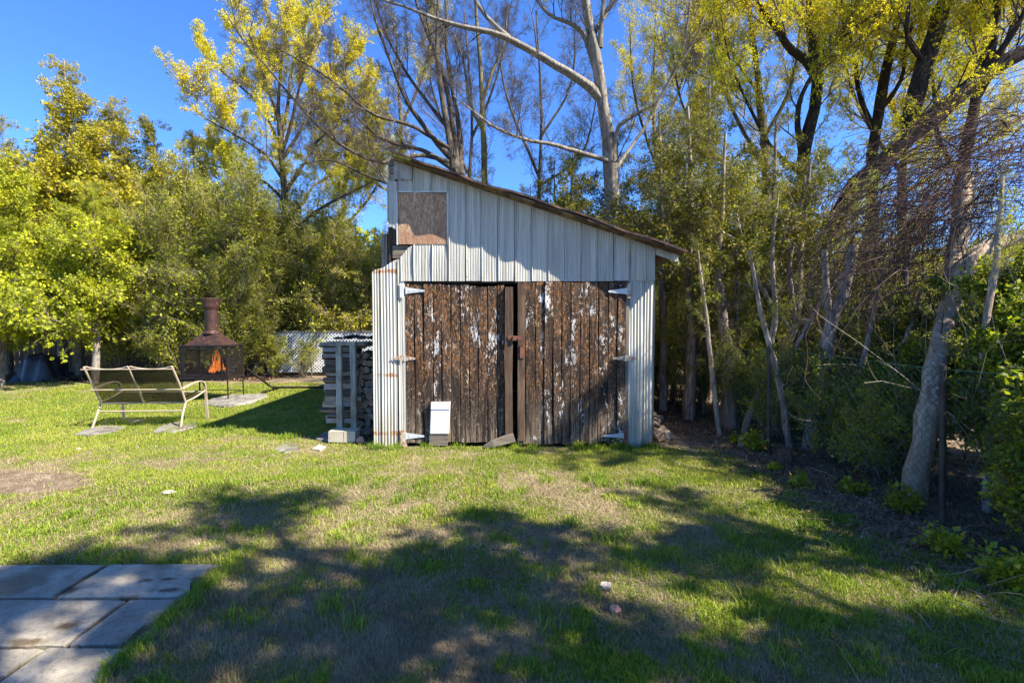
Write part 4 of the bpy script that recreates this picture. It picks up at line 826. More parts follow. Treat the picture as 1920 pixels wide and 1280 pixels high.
lab = ['dense small leaved shrub behind the left arm of the bench', 'tall twiggy shrub in the hedge behind the garden bench', 'shrub with light green leaves between the bench and the outdoor fireplace', 'high tangled shrub left of the fireplace chimney',
       'shrub filling the hedge right behind the fireplace chimney', 'fine twigged shrub right of the fireplace, left of the lattice']
for i, (xc, Y, h, r) in enumerate(((-9.9, 12.1, 2.6, 1.2), (-8.9, 12.3, 5.0, 1.5), (-8.3, 11.7, 3.0, 1.2), (-7.4, 12.4, 5.2, 1.5), (-7.2, 11.8, 3.1, 1.1), (-6.8, 12.4, 3.0, 1.0))):
    shrub(lab[i], xc, Y, h, r, 'leaf_hedge', 12, 11, 7, 0.058, 5, keep=gap(1.4, 0.34, i*7.0))
lab = ['slim stemmed thicket shrub left of the gold tree trunk', 'upright thicket shrub just behind the white lattice fence', 'yellow green thicket shrub above the middle of the lattice', 'yellow green shrub nearest the shed behind the firewood stack',
       'thicket shrub deep behind the lattice with pale upright stems', 'low round shrub closing the gap beside the shed wall']
for i, (xc, Y, h, r) in enumerate(((-7.2, 14.0, 4.8, 1.4), (-5.9, 13.8, 4.2, 1.3), (-4.9, 13.7, 4.0, 1.3), (-3.9, 13.6, 3.7, 1.3), (-6.4, 14.9, 5.0, 1.5), (-2.9, 13.8, 3.6, 1.2))):
    shrub(lab[i], xc, Y, h, r, 'leaf_hedge_yellow' if i in (2, 3, 5) else 'leaf_hedge', 16, 9, 6, 0.06, 4, keep=gap(1.3, 0.38, i*5.0+3), rs=0.03)
shrub('small leafy shrub growing through the left end of the white lattice', -6.2, 12.5, 0.95, 0.35, 'leaf_bright', 6, nbo=36)
shrub('sprawling shrub in front of the middle of the white lattice', -5.4, 12.45, 0.8, 0.4, 'leaf_hedge', 6, nbo=36)

# ---- dark cedars behind the shed and to the right
lab = ['dark cedar behind the shed, leftmost under the bare branches', 'olive green cedar behind the middle of the shed roof', 'dark cedar left of the pale trunk', 'dark cedar behind the pale trunk, reaching above the shed roof', 'dark cedar right of the pale trunk behind the low end of the roof']
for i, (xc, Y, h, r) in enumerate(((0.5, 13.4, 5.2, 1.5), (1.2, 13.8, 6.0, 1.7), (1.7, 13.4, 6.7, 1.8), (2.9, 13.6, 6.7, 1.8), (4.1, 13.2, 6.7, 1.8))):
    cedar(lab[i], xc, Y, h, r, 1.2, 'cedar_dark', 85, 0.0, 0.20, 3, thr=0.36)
right_cedars = [((1243, 770, 8.5, 7.9), (1244, 640, 7.5, 7.9), (1240, 400, 5, 7.9), (1236, 210, 2, 7.9)), ((1291, 785, 11, 7.2), (1298, 640, 9.5, 7.2), (1292, 560, 9, 7.2), (1296, 400, 6, 7.2), (1290, 200, 2, 7.2)),
                ((1368, 805, 18, 6.7), (1366, 680, 10, 6.7), (1350, 560, 9.5, 6.7), (1345, 520, 9, 6.7), (1352, 400, 5, 6.7), (1360, 250, 2, 6.7)), ((1400, 790, 13, 7.4), (1425, 640, 9, 7.4), (1445, 560, 8, 7.4), (1450, 420, 5, 7.4), (1455, 230, 2, 7.4)),
                ((1455, 800, 12, 6.7), (1475, 690, 10, 6.7), (1492, 590, 11, 6.7), (1500, 480, 7, 6.7), (1520, 300, 2, 6.7)), ((1330, 740, 7, 9), (1335, 560, 6, 9), (1330, 380, 4, 9), (1330, 150, 1.5, 9))]
lab = ['slim cedar trunk nearest the right wall of the shed with dark foliage high up', 'brown barked cedar standing beside the dirt path right of the shed', 'cedar with a flared base and grey trunk leaning left, at the bend of the path', 'dark cedar leaning right behind the first fence post',
       'cedar with a bleached leaning trunk left of the forked tree', 'cedar deep behind the path with only its dark crown showing']
for i, l in enumerate(right_cedars):
    P, R = px(list(l)); rad = 1.35
    P[0] = P[0]*[1, 1, 0]; off = rng.uniform(0, 50)
    make_tree('cedar', lab[i], 'tree', P[0], [(P, R)], 'bark_cedar', 'bark_cedar',
        [], [], boughs=[dict(set='cedar_dark', k=36, t0=0.5, t1=0.99, ang=72, L=lambda t: 1.15*rad*np.clip((1-t)**0.6, 0.25, 1), roll=0.4), dict(set='hedge', k=8, t0=0.1, t1=0.5, ang=70, L=0.6), dict(set='bare_grey', k=8, t0=0.12, t1=0.5, ang=75, L=0.6)])

# ---- maples with dark limbs, upper right
mb_ = [dict(set='maple', src=1, k=3, t0=0.2, t1=1, ang=40, L=1.1), dict(set='maple', src=0, k=9, t0=0.3, t1=1, ang=48, L=1.1)]
ml = lambda L1=1.5, k1=8: [dict(k=8, t0=0.25, t1=0.98, ang=45, L=L1, n=7, wig=0.12, up=0.08, rr=0.45, rmax=0.02)]
def base0(P): Q = P[0].copy(); Q[2] = 0; return Q
P1 = px([(1500, 760, 16, 8.6), (1540, 480, 16, 8.6), (1575, 395, 17, 8.6), (1615, 345, 17, 8.5), (1660, 300, 15, 8.4), (1720, 240, 15, 8.3), (1790, 185, 15, 8.2), (1860, 130, 14, 8.1), (1925, 90, 13, 8), (2060, 20, 8, 7.9), (2200, -90, 3, 7.8)])
make_tree('leaning_maple', 'thick dark maple limb slanting up to the right edge above the thicket', 'tree', base0(P1[0]), [P1,
    px([(1700, 262, 13, 8.4), (1712, 200, 13, 8.5), (1733, 120, 14, 8.6), (1765, 30, 13, 8.7), (1795, -60, 9, 8.8), (1830, -250, 3, 9)]), px([(1840, 148, 7, 8.2), (1858, 100, 6, 8.3), (1870, 40, 5, 8.4), (1868, -30, 4, 8.5), (1860, -150, 2, 8.6)]),
    px([(1850, 130, 6, 8.1), (1900, 60, 5, 7.9), (1935, -10, 3.5, 7.8), (1960, -100, 1.5, 7.7)]), px([(1735, 120, 5, 8.6), (1700, 70, 3.6, 8.4), (1705, 0, 3, 8.3), (1690, -80, 1.5, 8.2)])],
    'bark_dark', 'twig_dark', ml(1.5), [], boughs=mb_)
P2 = px([(1530, 720, 13, 9.2), (1510, 420, 11, 9.2), (1505, 310, 10, 9.2), (1515, 250, 10, 9.2), (1530, 190, 9, 9.2), (1534, 140, 9, 9.2), (1520, 60, 6, 9.3), (1518, -40, 4, 9.4), (1530, -160, 1.5, 9.4)])
make_tree('maple', 'dark maple whose trunk forks high into a left-leaning elbow, upper right', 'tree', base0(P2[0]), [P2,
    px([(1530, 145, 8, 9.2), (1508, 112, 7, 9.1), (1478, 88, 6.5, 9), (1455, 50, 5.5, 8.9), (1425, 12, 4.5, 8.8), (1395, -40, 3, 8.7), (1350, -100, 1.5, 8.6)]), px([(1506, 300, 6, 9.2), (1495, 220, 4.5, 9.1), (1512, 160, 3.8, 9), (1560, 90, 3, 8.9), (1620, 40, 2.2, 8.8), (1690, 5, 1, 8.7)]),
    px([(1530, 170, 5, 9.2), (1545, 110, 4, 9.4), (1580, 60, 3, 9.5), (1650, -10, 1.5, 9.6)]), px([(1505, 330, 5, 9.2), (1450, 280, 3.6, 9.3), (1410, 210, 2.8, 9.4), (1370, 120, 1.8, 9.5), (1350, 20, 1, 9.6)])],
    'bark_dark', 'twig_dark', ml(1.5), [], boughs=mb_)
P3 = px([(1620, 740, 10, 10), (1632, 420, 9, 10), (1634, 330, 8.5, 10), (1640, 250, 8, 10), (1655, 160, 8, 10), (1672, 90, 6, 10), (1690, 0, 4, 10), (1700, -120, 2, 10)])
make_tree('maple', 'slim upright maple trunk between the elbow-forked maple and the slanting limb', 'tree', base0(P3[0]), [P3,
    px([(1640, 250, 5, 10), (1610, 170, 4, 10.2), (1600, 90, 3, 10.3), (1575, -10, 1.5, 10.4)]), px([(1645, 215, 5, 10), (1690, 150, 3.6, 9.8), (1700, 80, 2.6, 9.7), (1740, -20, 1.2, 9.6)]), px([(1634, 340, 5, 10), (1670, 300, 4, 10.4), (1730, 250, 3, 10.6), (1800, 170, 1.5, 10.8)])],
    'bark_dark', 'twig_grey', ml(1.6), [], boughs=mb_)
P4 = px([(1790, 720, 10, 9.3), (1795, 430, 8.5, 9.3), (1800, 340, 8, 9.3), (1822, 240, 8, 9.3), (1835, 150, 7, 9.3), (1858, 60, 5.5, 9.3), (1868, -30, 3.5, 9.3), (1880, -150, 1.5, 9.3)])
make_tree('maple', 'maple stem behind the vine tangle near the right edge', 'tree', base0(P4[0]), [P4, px([(1830, 190, 5, 9.3), (1870, 120, 4, 9.1), (1900, 40, 3, 9), (1930, -60, 1.2, 8.9)]), px([(1800, 330, 5, 9.3), (1760, 260, 3.6, 9.5), (1750, 160, 2.6, 9.7), (1740, 40, 1.2, 9.9)])],
    'bark_dark', 'twig_dark', ml(1.5), [], boughs=mb_)
P5 = px([(1440, 700, 8, 12.5), (1438, 380, 7, 12.5), (1432, 260, 6, 12.5), (1420, 140, 5, 12.5), (1405, 20, 3.5, 12.5), (1395, -100, 1.5, 12.5)])
make_tree('budding_tree', 'distant tree hazed with orange and yellow buds right of the pale trunked tree', 'tree', base0(P5[0]), [P5] +
    [px([(1436, 320, 4, 12.5), (1380, 220, 3, 12.7), (1340, 110, 2.2, 12.9), (1320, -10, 1, 13)]), px([(1432, 260, 4, 12.5), (1480, 170, 3, 12.3), (1500, 60, 2, 12.2), (1510, -60, 1, 12.1)]), px([(1425, 180, 3.6, 12.5), (1370, 90, 2.6, 12.5), (1350, -20, 1.4, 12.5)]), px([(1438, 360, 4, 12.5), (1340, 290, 3, 12.7), (1280, 200, 2, 12.9), (1260, 90, 1, 13)])],
    'bark_grey', 'twig_tan', [dict(k=9, t0=0.25, t1=0.98, ang=38, L=1.6, n=7, wig=0.09, up=0.14, rr=0.45, rmax=0.02)], [], boughs=[dict(set='bud', src=1, k=4, t0=0.15, t1=1, ang=36, L=1.3), dict(set='bud', src=0, k=14, t0=0.3, t1=1, ang=42, L=1.4)])
P6 = px([(1700, 720, 9, 13), (1690, 380, 7, 13), (1700, 250, 6, 13), (1720, 120, 5, 13), (1730, 0, 3, 13), (1740, -120, 1.5, 13)])
make_tree('budding_tree', 'distant yellow green tree filling the sky behind the slanting maple limb', 'tree', base0(P6[0]), [P6]+
    [px([(1695, 330, 4, 13), (1620, 220, 3, 13), (1580, 110, 2.2, 13), (1560, 0, 1, 13)]), px([(1700, 300, 4, 13), (1790, 200, 3, 13), (1850, 100, 2.2, 13), (1880, 0, 1, 13)]), px([(1700, 250, 4, 13), (1640, 130, 3, 13), (1620, 10, 1.5, 13)]), px([(1695, 360, 4, 13), (1800, 300, 3, 13), (1900, 230, 2, 13), (1980, 150, 1, 13)]), px([(1710, 170, 4, 13), (1780, 80, 3, 13), (1800, -20, 1.5, 13)])],
    'bark_grey', 'twig_tan', [dict(k=9, t0=0.25, t1=0.98, ang=38, L=1.6, n=7, wig=0.09, up=0.14, rr=0.45, rmax=0.02)], [], boughs=[dict(set='bud', src=1, k=4, t0=0.15, t1=1, ang=36, L=1.3), dict(set='bud', src=0, k=14, t0=0.3, t1=1, ang=42, L=1.4)])

# ---- dead and leaning trunks behind the wire fence
FK = [px([(1512, 850, 12, 5.6), (1528, 780, 12, 5.6), (1545, 690, 11.5, 5.6), (1556, 620, 12, 5.6), (1575, 570, 12, 5.6), (1590, 510, 10, 5.6), (1598, 460, 8.5, 5.6)]), px([(1558, 610, 8, 5.6), (1550, 560, 6.5, 5.6), (1547, 510, 5.5, 5.6), (1546, 468, 5, 5.6)])]
make_tree('forked_dead_tree', 'bleached dead trunk sawn off above a wide fork', 'dead tree', base0(FK[0][0]), FK, 'bark_bleached', 'twig_grey', [dict(k=3, t0=0.2, t1=0.8, ang=60, L=0.35, n=5, wig=0.15, up=0.1, rr=0.3, rmax=0.008)], [])
LG = [px([(1712, 935, 22, 4.0), (1728, 840, 21, 4.0), (1745, 740, 19, 4.1), (1762, 650, 17, 4.4), (1785, 540, 16, 4.9), (1800, 430, 14, 5.2), (1812, 330, 11, 5.4)]), px([(1775, 590, 15, 4.7), (1810, 500, 15, 4.8), (1850, 468, 14, 4.9), (1900, 448, 12, 5), (1990, 430, 8, 5.1)])]
make_tree('leaning_dead_tree', 'thick barkless leaning trunk behind the chain-link, pale where the sun strikes it', 'tree trunk', base0(LG[0][0]), LG, 'bark_bare', 'twig_grey', [dict(k=5, t0=0.4, t1=0.95, ang=55, L=0.7, n=6, wig=0.16, up=0.0, rr=0.2, rmax=0.01), dict(k=4, t0=0.2, t1=1, ang=40, L=0.3, n=4, wig=0.16, up=0.0, rr=0.5)], [])
l3 = [px([(1565, 880, 9, 5.2), (1600, 800, 11, 5.3), (1630, 740, 13, 5.4), (1665, 700, 12, 5.6), (1720, 660, 8, 5.8), (1790, 640, 4, 6)])]
make_tree('bowed_dead_tree', 'bowed grey trunk arching right in front of the thicket, left of the thick leaning trunk', 'tree trunk', base0(l3[0][0]), l3, 'bark_bleached', 'twig_grey', [dict(k=5, t0=0.3, t1=0.95, ang=55, L=0.5, n=5, wig=0.16, up=0.1, rr=0.3, rmax=0.01)], [])
l4 = [px([(1660, 800, 9, 6.4), (1680, 640, 8.5, 6.4), (1690, 560, 7, 6.4), (1705, 470, 5, 6.4)])]
make_tree('slim_dead_tree', 'slim pale trunk behind the leaves between the fork and the vine tangle', 'tree trunk', base0(l4[0][0]), l4, 'bark_pale', 'twig_grey', [dict(k=6, t0=0.4, t1=0.95, ang=50, L=0.6, n=5, wig=0.12, up=0.1, rr=0.3, rmax=0.01)], [])
l5 = [px([(1380, 860, 6, 6.0), (1440, 760, 5, 6.1), (1420, 730, 4.5, 6.2), (1400, 700, 3, 6.3)]), ]
l6 = [px([(1470, 660, 8, 6.6), (1500, 600, 9, 6.6), (1560, 645, 8, 6.4), (1640, 650, 8, 6.3), (1720, 665, 5, 6.2)]), px([(1480, 620, 5, 6.6), (1440, 560, 4.5, 6.6), (1400, 480, 3.4, 6.6), (1380, 400, 2.4, 6.6)]), px([(1490, 600, 5, 6.6), (1480, 500, 4, 6.5), (1500, 400, 3, 6.5), (1510, 330, 1.8, 6.4)])]
make_tree('fallen_tree', 'brown fallen limb lying across the trunks behind the first fence post', 'tree', W(1470, 660, 6.6)*[1, 1, 0], [px([(1440, 800, 8, 6.7), (1458, 720, 8, 6.6), (1475, 655, 8, 6.6)])]+l6, 'bark_cedar', 'twig_tan',
    [dict(k=9, t0=0.2, t1=0.95, ang=50, L=0.9, n=7, wig=0.15, up=0.05, rr=0.35, rmax=0.01), dict(k=6, t0=0.2, t1=1, ang=40, L=0.4, n=5, wig=0.18, up=0.0, rr=0.5, rmin=0.002)], [dict(kind='leaf', mat='leaf_hedge', k=2, t0=0.3, size=0.04, spread=0.03)])

# ---- thin young trees between the cedars and behind the fence, distant twiggy trees
def sapling(label, pts, k=24, sets='hedge', L=0.9, bark='bark_pale', name='sapling', extra=()):
    P, R = px(pts); B = P[0]*[1, 1, 0]; P = [B]+P[1:]
    return make_tree(name, label, 'tree', B, [(P, R)]+[px(q) for q in extra], bark, 'twig_tan', [], [], None, 6, [dict(set=sets, k=k, t0=0.25, t1=1.0, ang=48, L=L, up=0.15)])
SP = [((1262, 760, 4, 8.6), (1270, 560, 3.4, 8.6), (1256, 420, 2.4, 8.6), (1262, 300, 1, 8.6)), ((1318, 790, 4, 7.6), (1322, 640, 3.4, 7.6), (1340, 480, 2.6, 7.6), (1330, 340, 1, 7.6)), ((1312, 770, 5, 8.2), (1350, 640, 4, 8.3), (1400, 520, 3, 8.5), (1440, 400, 1, 8.7)),
      ((1388, 800, 4, 6.9), (1386, 660, 3.2, 6.9), (1380, 520, 2.6, 6.9), (1400, 380, 1, 6.9)), ((1440, 790, 5, 8.0), (1410, 640, 4, 8.0), (1420, 500, 3, 8), (1400, 350, 1, 8)), ((1500, 800, 5, 7.4), (1524, 650, 4, 7.4), (1510, 500, 3, 7.4), (1540, 330, 1, 7.4)),
      ((1600, 820, 5, 7.0), (1612, 660, 4, 7.0), (1640, 500, 3, 7), (1636, 380, 1, 7)), ((1660, 830, 5, 7.6), (1650, 640, 4, 7.6), (1600, 480, 3, 7.6), (1610, 360, 1, 7.6)), ((1230, 750, 4, 9.4), (1226, 600, 3.2, 9.4), (1232, 440, 2.2, 9.4), (1240, 330, 1, 9.4)), ((1740, 800, 5, 8.2), (1750, 640, 4, 8.2), (1730, 480, 3, 8.2), (1760, 360, 1, 8.2))]
for pts_, lb in zip(SP, ('thin pale sapling beside the far end of the path', 'thin sapling between the brown cedar and the flared cedar', 'young tree leaning right across the cedars', 'thin sapling just right of the flared cedar', 'young pale tree behind the first fence post',
                        'thin young tree left of the forked dead tree', 'young tree between the fork and the bowed trunk', 'pale young tree right of the forked dead tree', 'thin sapling deep beside the shed wall', 'young tree behind the thick leaning trunk')):
    sapling(lb, list(pts_))
LN = [((1350, 800, 5, 6.2), (1335, 700, 4.4, 6.2), (1325, 600, 3.5, 6.2), (1308, 470, 2.2, 6.2)), ((1395, 815, 7, 6.3), (1430, 700, 6, 6.3), (1452, 600, 5, 6.3), (1448, 470, 3.5, 6.3), (1460, 360, 1.5, 6.3)), ((1430, 830, 6, 5.9), (1470, 700, 5, 5.9), (1520, 600, 4, 5.9), (1585, 500, 2, 5.9)),
      ((1480, 845, 7, 5.6), (1462, 720, 6, 5.6), (1430, 600, 4.5, 5.6), (1405, 470, 2.5, 5.6)), ((1580, 880, 7, 5.0), (1640, 760, 6, 5.1), (1690, 660, 5, 5.2), (1730, 540, 3, 5.3)), ((1620, 870, 6, 5.3), (1610, 740, 5, 5.3), (1635, 600, 4, 5.3), (1660, 470, 2, 5.3)), ((1850, 1000, 9, 3.7), (1858, 820, 8, 3.7), (1845, 640, 7, 3.8), (1870, 470, 5, 3.9), (1880, 330, 3, 4.0)), ((1365, 790, 6, 7.0), (1400, 690, 5, 7.0), (1450, 600, 4, 7), (1520, 540, 2, 7))]
for pts_, lb in zip(LN, ('thin bleached trunk leaning left beside the flared cedar', 'grey slender trunk rising straight left of the first fence post', 'thin trunk leaning far right across the first fence post', 'bleached slender trunk leaning left between the first post and the fork', 'slender trunk leaning right between the bowed trunk and the thick leaning one',
                        'upright slender trunk right of the bowed trunk', 'slender dark stem by the right edge behind the wire', 'slender trunk slanting right low behind the cedars')):
    sapling(lb, list(pts_), 7, 'hedge', 0.6, 'bark_bleached', 'slender_tree')
sapling('distant yellow green tree filling the gap between the gold tree and the shed', [(640, 640, 5, 15.5), (642, 440, 4, 15.5), (650, 290, 2.6, 15.5), (655, 150, 1, 15.5)], 26, 'hedge_yellow', 1.5, 'bark_grey', 'distant_tree',
    [[(645, 380, 3, 15.5), (600, 290, 2, 15.5), (585, 200, 1, 15.5)], [(648, 340, 3, 15.5), (690, 270, 2, 15.5), (700, 200, 1, 15.5)], [(642, 430, 3, 15.5), (700, 360, 2, 15.5), (720, 300, 1, 15.5)]])
for pts_, ex, lb, st in ((((760, 640, 5, 16), (765, 420, 4, 16), (750, 220, 2.6, 16), (742, 40, 1, 16)), [[(757, 330, 3, 16), (700, 200, 2, 16.3), (660, 80, 1, 16.5)], [(752, 240, 3, 16), (800, 120, 2, 16), (810, 0, 1, 16)], [(760, 380, 3, 16), (690, 330, 2, 16), (640, 260, 1, 16)]], 'distant fine twigged tree between the gold tree and the bare tree', 'gold_thin'),
                        (((1010, 640, 5, 16.5), (1008, 420, 4, 16.5), (1015, 220, 2.6, 16.5), (1005, 20, 1, 16.5)), [[(1010, 330, 3, 16.5), (950, 180, 2, 16.5), (930, 40, 1, 16.5)], [(1012, 260, 3, 16.5), (1070, 160, 2, 16.5), (1080, 20, 1, 16.5)], [(1010, 350, 3, 16.5), (1090, 290, 2, 16.5), (1120, 180, 1, 16.5)]], 'distant twiggy tree behind the middle of the shed, left of the pale trunk', 'bare_grey'),
                        (((1235, 640, 5, 15), (1238, 420, 4, 15), (1225, 220, 2.6, 15), (1230, 0, 1, 15)), [[(1236, 330, 3, 15), (1190, 180, 2, 15), (1180, 40, 1, 15)], [(1230, 260, 3, 15), (1280, 150, 2, 15), (1300, 0, 1, 15)], [(1237, 350, 3, 15), (1310, 270, 2, 15), (1340, 160, 1, 15)]], 'distant budding tree right of the pale trunk above the low end of the roof', 'bud'),
                        (((870, 640, 5, 17), (875, 420, 4, 17), (885, 220, 2.6, 17), (870, 20, 1, 17)), [[(880, 330, 3, 17), (820, 200, 2, 17), (790, 60, 1, 17)], [(884, 260, 3, 17), (930, 150, 2, 17), (960, 0, 1, 17)]], 'distant bare tree behind the many-stemmed tree', 'bare')):
    sapling(lb, list(pts_), 22 if st != 'bud' else 26, st, 1.5, 'bark_grey', 'distant_tree', ex)

# ---- understorey along the wire fence
U = [(2.75, 8.6, 2.0, 0.6, 'leaf_hedge', 'leafy shrub at the far end of the dirt path'), (3.5, 8.3, 2.0, 0.7, 'leaf_hedge', 'light green shrub between the two path cedars'), (3.5, 7.0, 1.9, 0.7, 'leaf_hedge', 'shrub behind the cedar with the flared base'),
     (3.45, 6.3, 0.9, 0.45, 'leaf_bright', 'low bright shrub left of the first fence post'), (4.2, 6.9, 1.6, 0.7, 'leaf_shrub', 'green shrub right of the first fence post'), (3.75, 5.7, 0.95, 0.4, 'leaf_shrub', 'dark shrub at the foot of the forked dead tree'),
     (4.5, 5.9, 1.6, 0.8, 'leaf_shrub', 'tall shrub behind the forked dead tree'), (4.3, 5.2, 1.35, 0.6, 'leaf_shrub', 'shrub around the bowed grey trunk'), (3.75, 4.75, 0.95, 0.4, 'leaf_shrub', 'shrub left of the thick leaning trunk'),
     (5.0, 5.0, 1.7, 0.8, 'leaf_shrub', 'tall green shrub behind the thick leaning trunk'), (4.4, 4.0, 1.75, 0.5, 'leaf_shrub', 'glossy shrub right of the rusty fence post'), (4.6, 3.7, 1.7, 0.8, 'leaf_shrub', 'big shrub at the right edge behind the wire'),
     (3.95, 3.3, 1.35, 0.45, 'leaf_shrub', 'shrub pressed against the wire at the right edge'), (5.6, 4.9, 1.4, 0.9, 'leaf_shrub', 'shrub deep in the thicket on the right'), (5.6, 6.4, 1.4, 0.9, 'leaf_shrub', 'shrub deep behind the slim pale trunk'), (3.45, 2.7, 0.9, 0.4, 'leaf_shrub', 'low shrub in the bottom right corner behind the wire'),
     (3.75, 3.3, 1.15, 0.35, 'leaf_shrub', 'chest high shrub filling the wire right of the near post'), (3.7, 2.75, 1.0, 0.35, 'leaf_shrub', 'shrub pushing through the wire at the lower right edge'), (4.2, 3.5, 1.7, 0.5, 'leaf_shrub', 'tall shrub at the right edge just behind the near post'),
     (3.45, 5.0, 0.7, 0.35, 'leaf_bright', 'knee high shrub in the wire between the two near fence posts'), (3.5, 4.45, 0.6, 0.25, 'leaf_bright', 'low leafy shrub left of the foot of the thick leaning trunk'), (3.35, 5.8, 0.8, 0.35, 'leaf_bright', 'low shrub just behind the first fence post'),
     (3.25, 6.7, 0.9, 0.35, 'leaf_bright', 'low shrub between the flared cedar and the fence'), (2.9, 7.8, 1.0, 0.45, 'leaf_hedge', 'low shrub behind the brown cedar by the path'), (3.5, 3.0, 0.8, 0.35, 'leaf_bright', 'low shrub right of the near fence post'),
     (4.2, 11.5, 3.0, 1.2, 'leaf_hedge', 'sunlit shrub far behind the cedar trunks, nearest the shed'), (5.9, 11.2, 3.0, 1.3, 'leaf_hedge', 'sunlit shrub far behind the flared cedar'), (7.4, 11.0, 3.2, 1.3, 'leaf_hedge_yellow', 'yellow green shrub far behind the first fence post'), (8.8, 10.2, 3.2, 1.3, 'leaf_hedge', 'sunlit shrub far behind the forked dead tree'),
     (6.6, 8.8, 1.9, 1.1, 'leaf_hedge', 'bright shrub behind the fallen tree'), (7.6, 7.2, 1.7, 1.1, 'leaf_hedge_yellow', 'bright shrub behind the vine tangle'), (5.3, 8.9, 2.4, 0.9, 'leaf_hedge_yellow', 'yellow green shrub among the right cedar trunks'),
     (4.4, 7.4, 2.0, 0.8, 'leaf_hedge', 'pale shrub seen through the cedar trunks'), (2.5, 10.2, 2.2, 0.9, 'leaf_hedge', 'shrub closing the passage behind the shed')]
for i, (x, y, h, r, mt, lb) in enumerate(U):
    shrub(lb, x, y, h*1.08, r*1.2, mt, 11, 9, 7, 0.042 if y < 5.5 else 0.05, 7 if y < 7 else 5, 'twig_tan' if i % 2 else 'twig_dark', wig=0.15, keep=gap(2.4, 0.40, i*3.1), rs=0.014, lw=0.55, nbo=165 if y < 4.2 else (75 if h < 1.3 else 100))
# vine tangle on the right
n = 900; u0 = rng.uniform(0, 1, n); A = np.array([W(1640+320*a+rng.normal(0, 40), 470-210*a+rng.normal(0, 70), rng.uniform(4.5, 7.0)) for a in u0])
dx_ = rng.uniform(-1.1, -0.15, n); dz_ = rng.uniform(-1.3, -0.15, n)
D_ = A+np.stack([dx_, rng.normal(0, 0.35, n), dz_], -1); B_ = A+np.stack([dx_*0.5, rng.normal(0, 0.2, n), np.abs(dz_)*0.15], -1); E_ = A+np.stack([dx_*0.95, rng.normal(0, 0.2, n), dz_*0.45], -1)
P = bez(A, B_, E_, D_, 10)+rng.normal(0, 0.012, (n, 10, 3)); R = rng.uniform(0.002, 0.006, n)[:, None]*np.linspace(1, 0.4, 10)[None]
P2_, R2_ = spawn(P, R, 3, 0.2, 1, 35, 0.45, 6, 0.16, -0.02, 0.6, 0.0018)
V, F = cat([tubes(P, R, 4), tubes(P2_, R2_, 3)]); o = obj('vine_tangle', V, F, M['vine']); tag(o, 'purple brown tangle of leafless vines hanging over the thicket on the right', 'vines', kind='stuff')
# dead sticks and canes in the thicket bottom and fallen grass stems by the corner
n = 420; t = rng.random(n); A = np.stack([3.4+rng.gamma(1.6, 0.6, n), 2.4+6.5*t, rng.uniform(0, 0.9, n)], -1); D_ = norm(np.stack([rng.normal(0, 0.6, n), rng.normal(0, 0.6, n), rng.uniform(0.1, 1.4, n)], -1))
P, R = grow(A, D_, rng.uniform(0.4, 2.3, n), rng.uniform(0.002, 0.0045, n), 7, 0.14, -0.01); P2_, R2_ = spawn(P, R, 3, 0.3, 1, 40, 0.35, 5, 0.14, 0, 0.6, 0.0016)
V, F = cat([tubes(P, R, 4), tubes(P2_, R2_, 3)]); V[:, 0] = np.maximum(V[:, 0], 2.75); o = obj('dead_canes', V, F, M['twig_tan']); tag(o, 'dry tan canes and twigs standing under the thicket shrubs', 'canes', kind='stuff')
# far wood that closes the view
n = 45000; a = rng.uniform(-30, 24, n); b = rng.uniform(17, 24, n); hmax = 3.2+2.2*fbm(a*0.35+3, b*0.2, 3); z = hmax*rng.random(n)**0.8
V, F = leaves(np.stack([a, b, z], -1), np.tile([0, 0, 1.], (n, 1)), 0.34, 0.6); o = obj('distant_woodland', V, F, M['leaf_hedge']); tag(o, 'dark green mass of woodland behind the garden', 'woodland', kind='stuff')

# ------------------------------------------------------------------ trees behind and right of the camera whose shade lies on the lawn
def shade_tree(label, xc, yc, h, rad, k=30, z0=0.40, L=1.0, sets='shade'):
    b = np.array([xc, yc, 0.0]); limbs = [([b, b+[0.1, 0, h*0.5], b+[0, 0, h*0.95]], [0.14, 0.09, 0.02])]
    for i in range(8):
        a = i*2.4; z = h*(z0+0.062*i); r = rad*0.8*(1-0.05*i); limbs.append(([b+[0.03, 0, z], b+[r*0.5*math.cos(a), r*0.5*math.sin(a), z+0.3], b+[r*math.cos(a), r*math.sin(a), z+0.5]], [0.05, 0.03, 0.008]))
    return make_tree('maple', label, 'tree', b, limbs, 'bark_grey', 'twig_grey', [], [], None, 7, [dict(set=sets, k=k, t0=0.35, t1=1.0, ang=55, L=L)])
shade_tree('leafy maple outside the picture, tallest one near the right edge of the lawn', 4.1, 0.7, 7.9, 1.5, 22, L=0.8)
shade_tree('leafy maple outside the picture behind the viewer', 5.3, -1.5, 8.6, 2.0, 17, L=0.8)
shade_tree('slim leafy maple outside the picture whose top shades the patio', 3.9, -0.6, 8.8, 1.5, 7, L=0.7)
shade_tree('low leafy maple outside the picture shading the right half of the lawn', 6.0, 1.5, 5.8, 1.5, 9, L=0.65)
shade_tree('thin leafy maple outside the picture whose boughs shade the right shed door', 6.4, 3.6, 7.0, 1.4, 7, L=0.7)
shade_tree('leafy maple outside the picture, further right', 7.0, 0.1, 7.4, 1.6, 11, L=0.8)

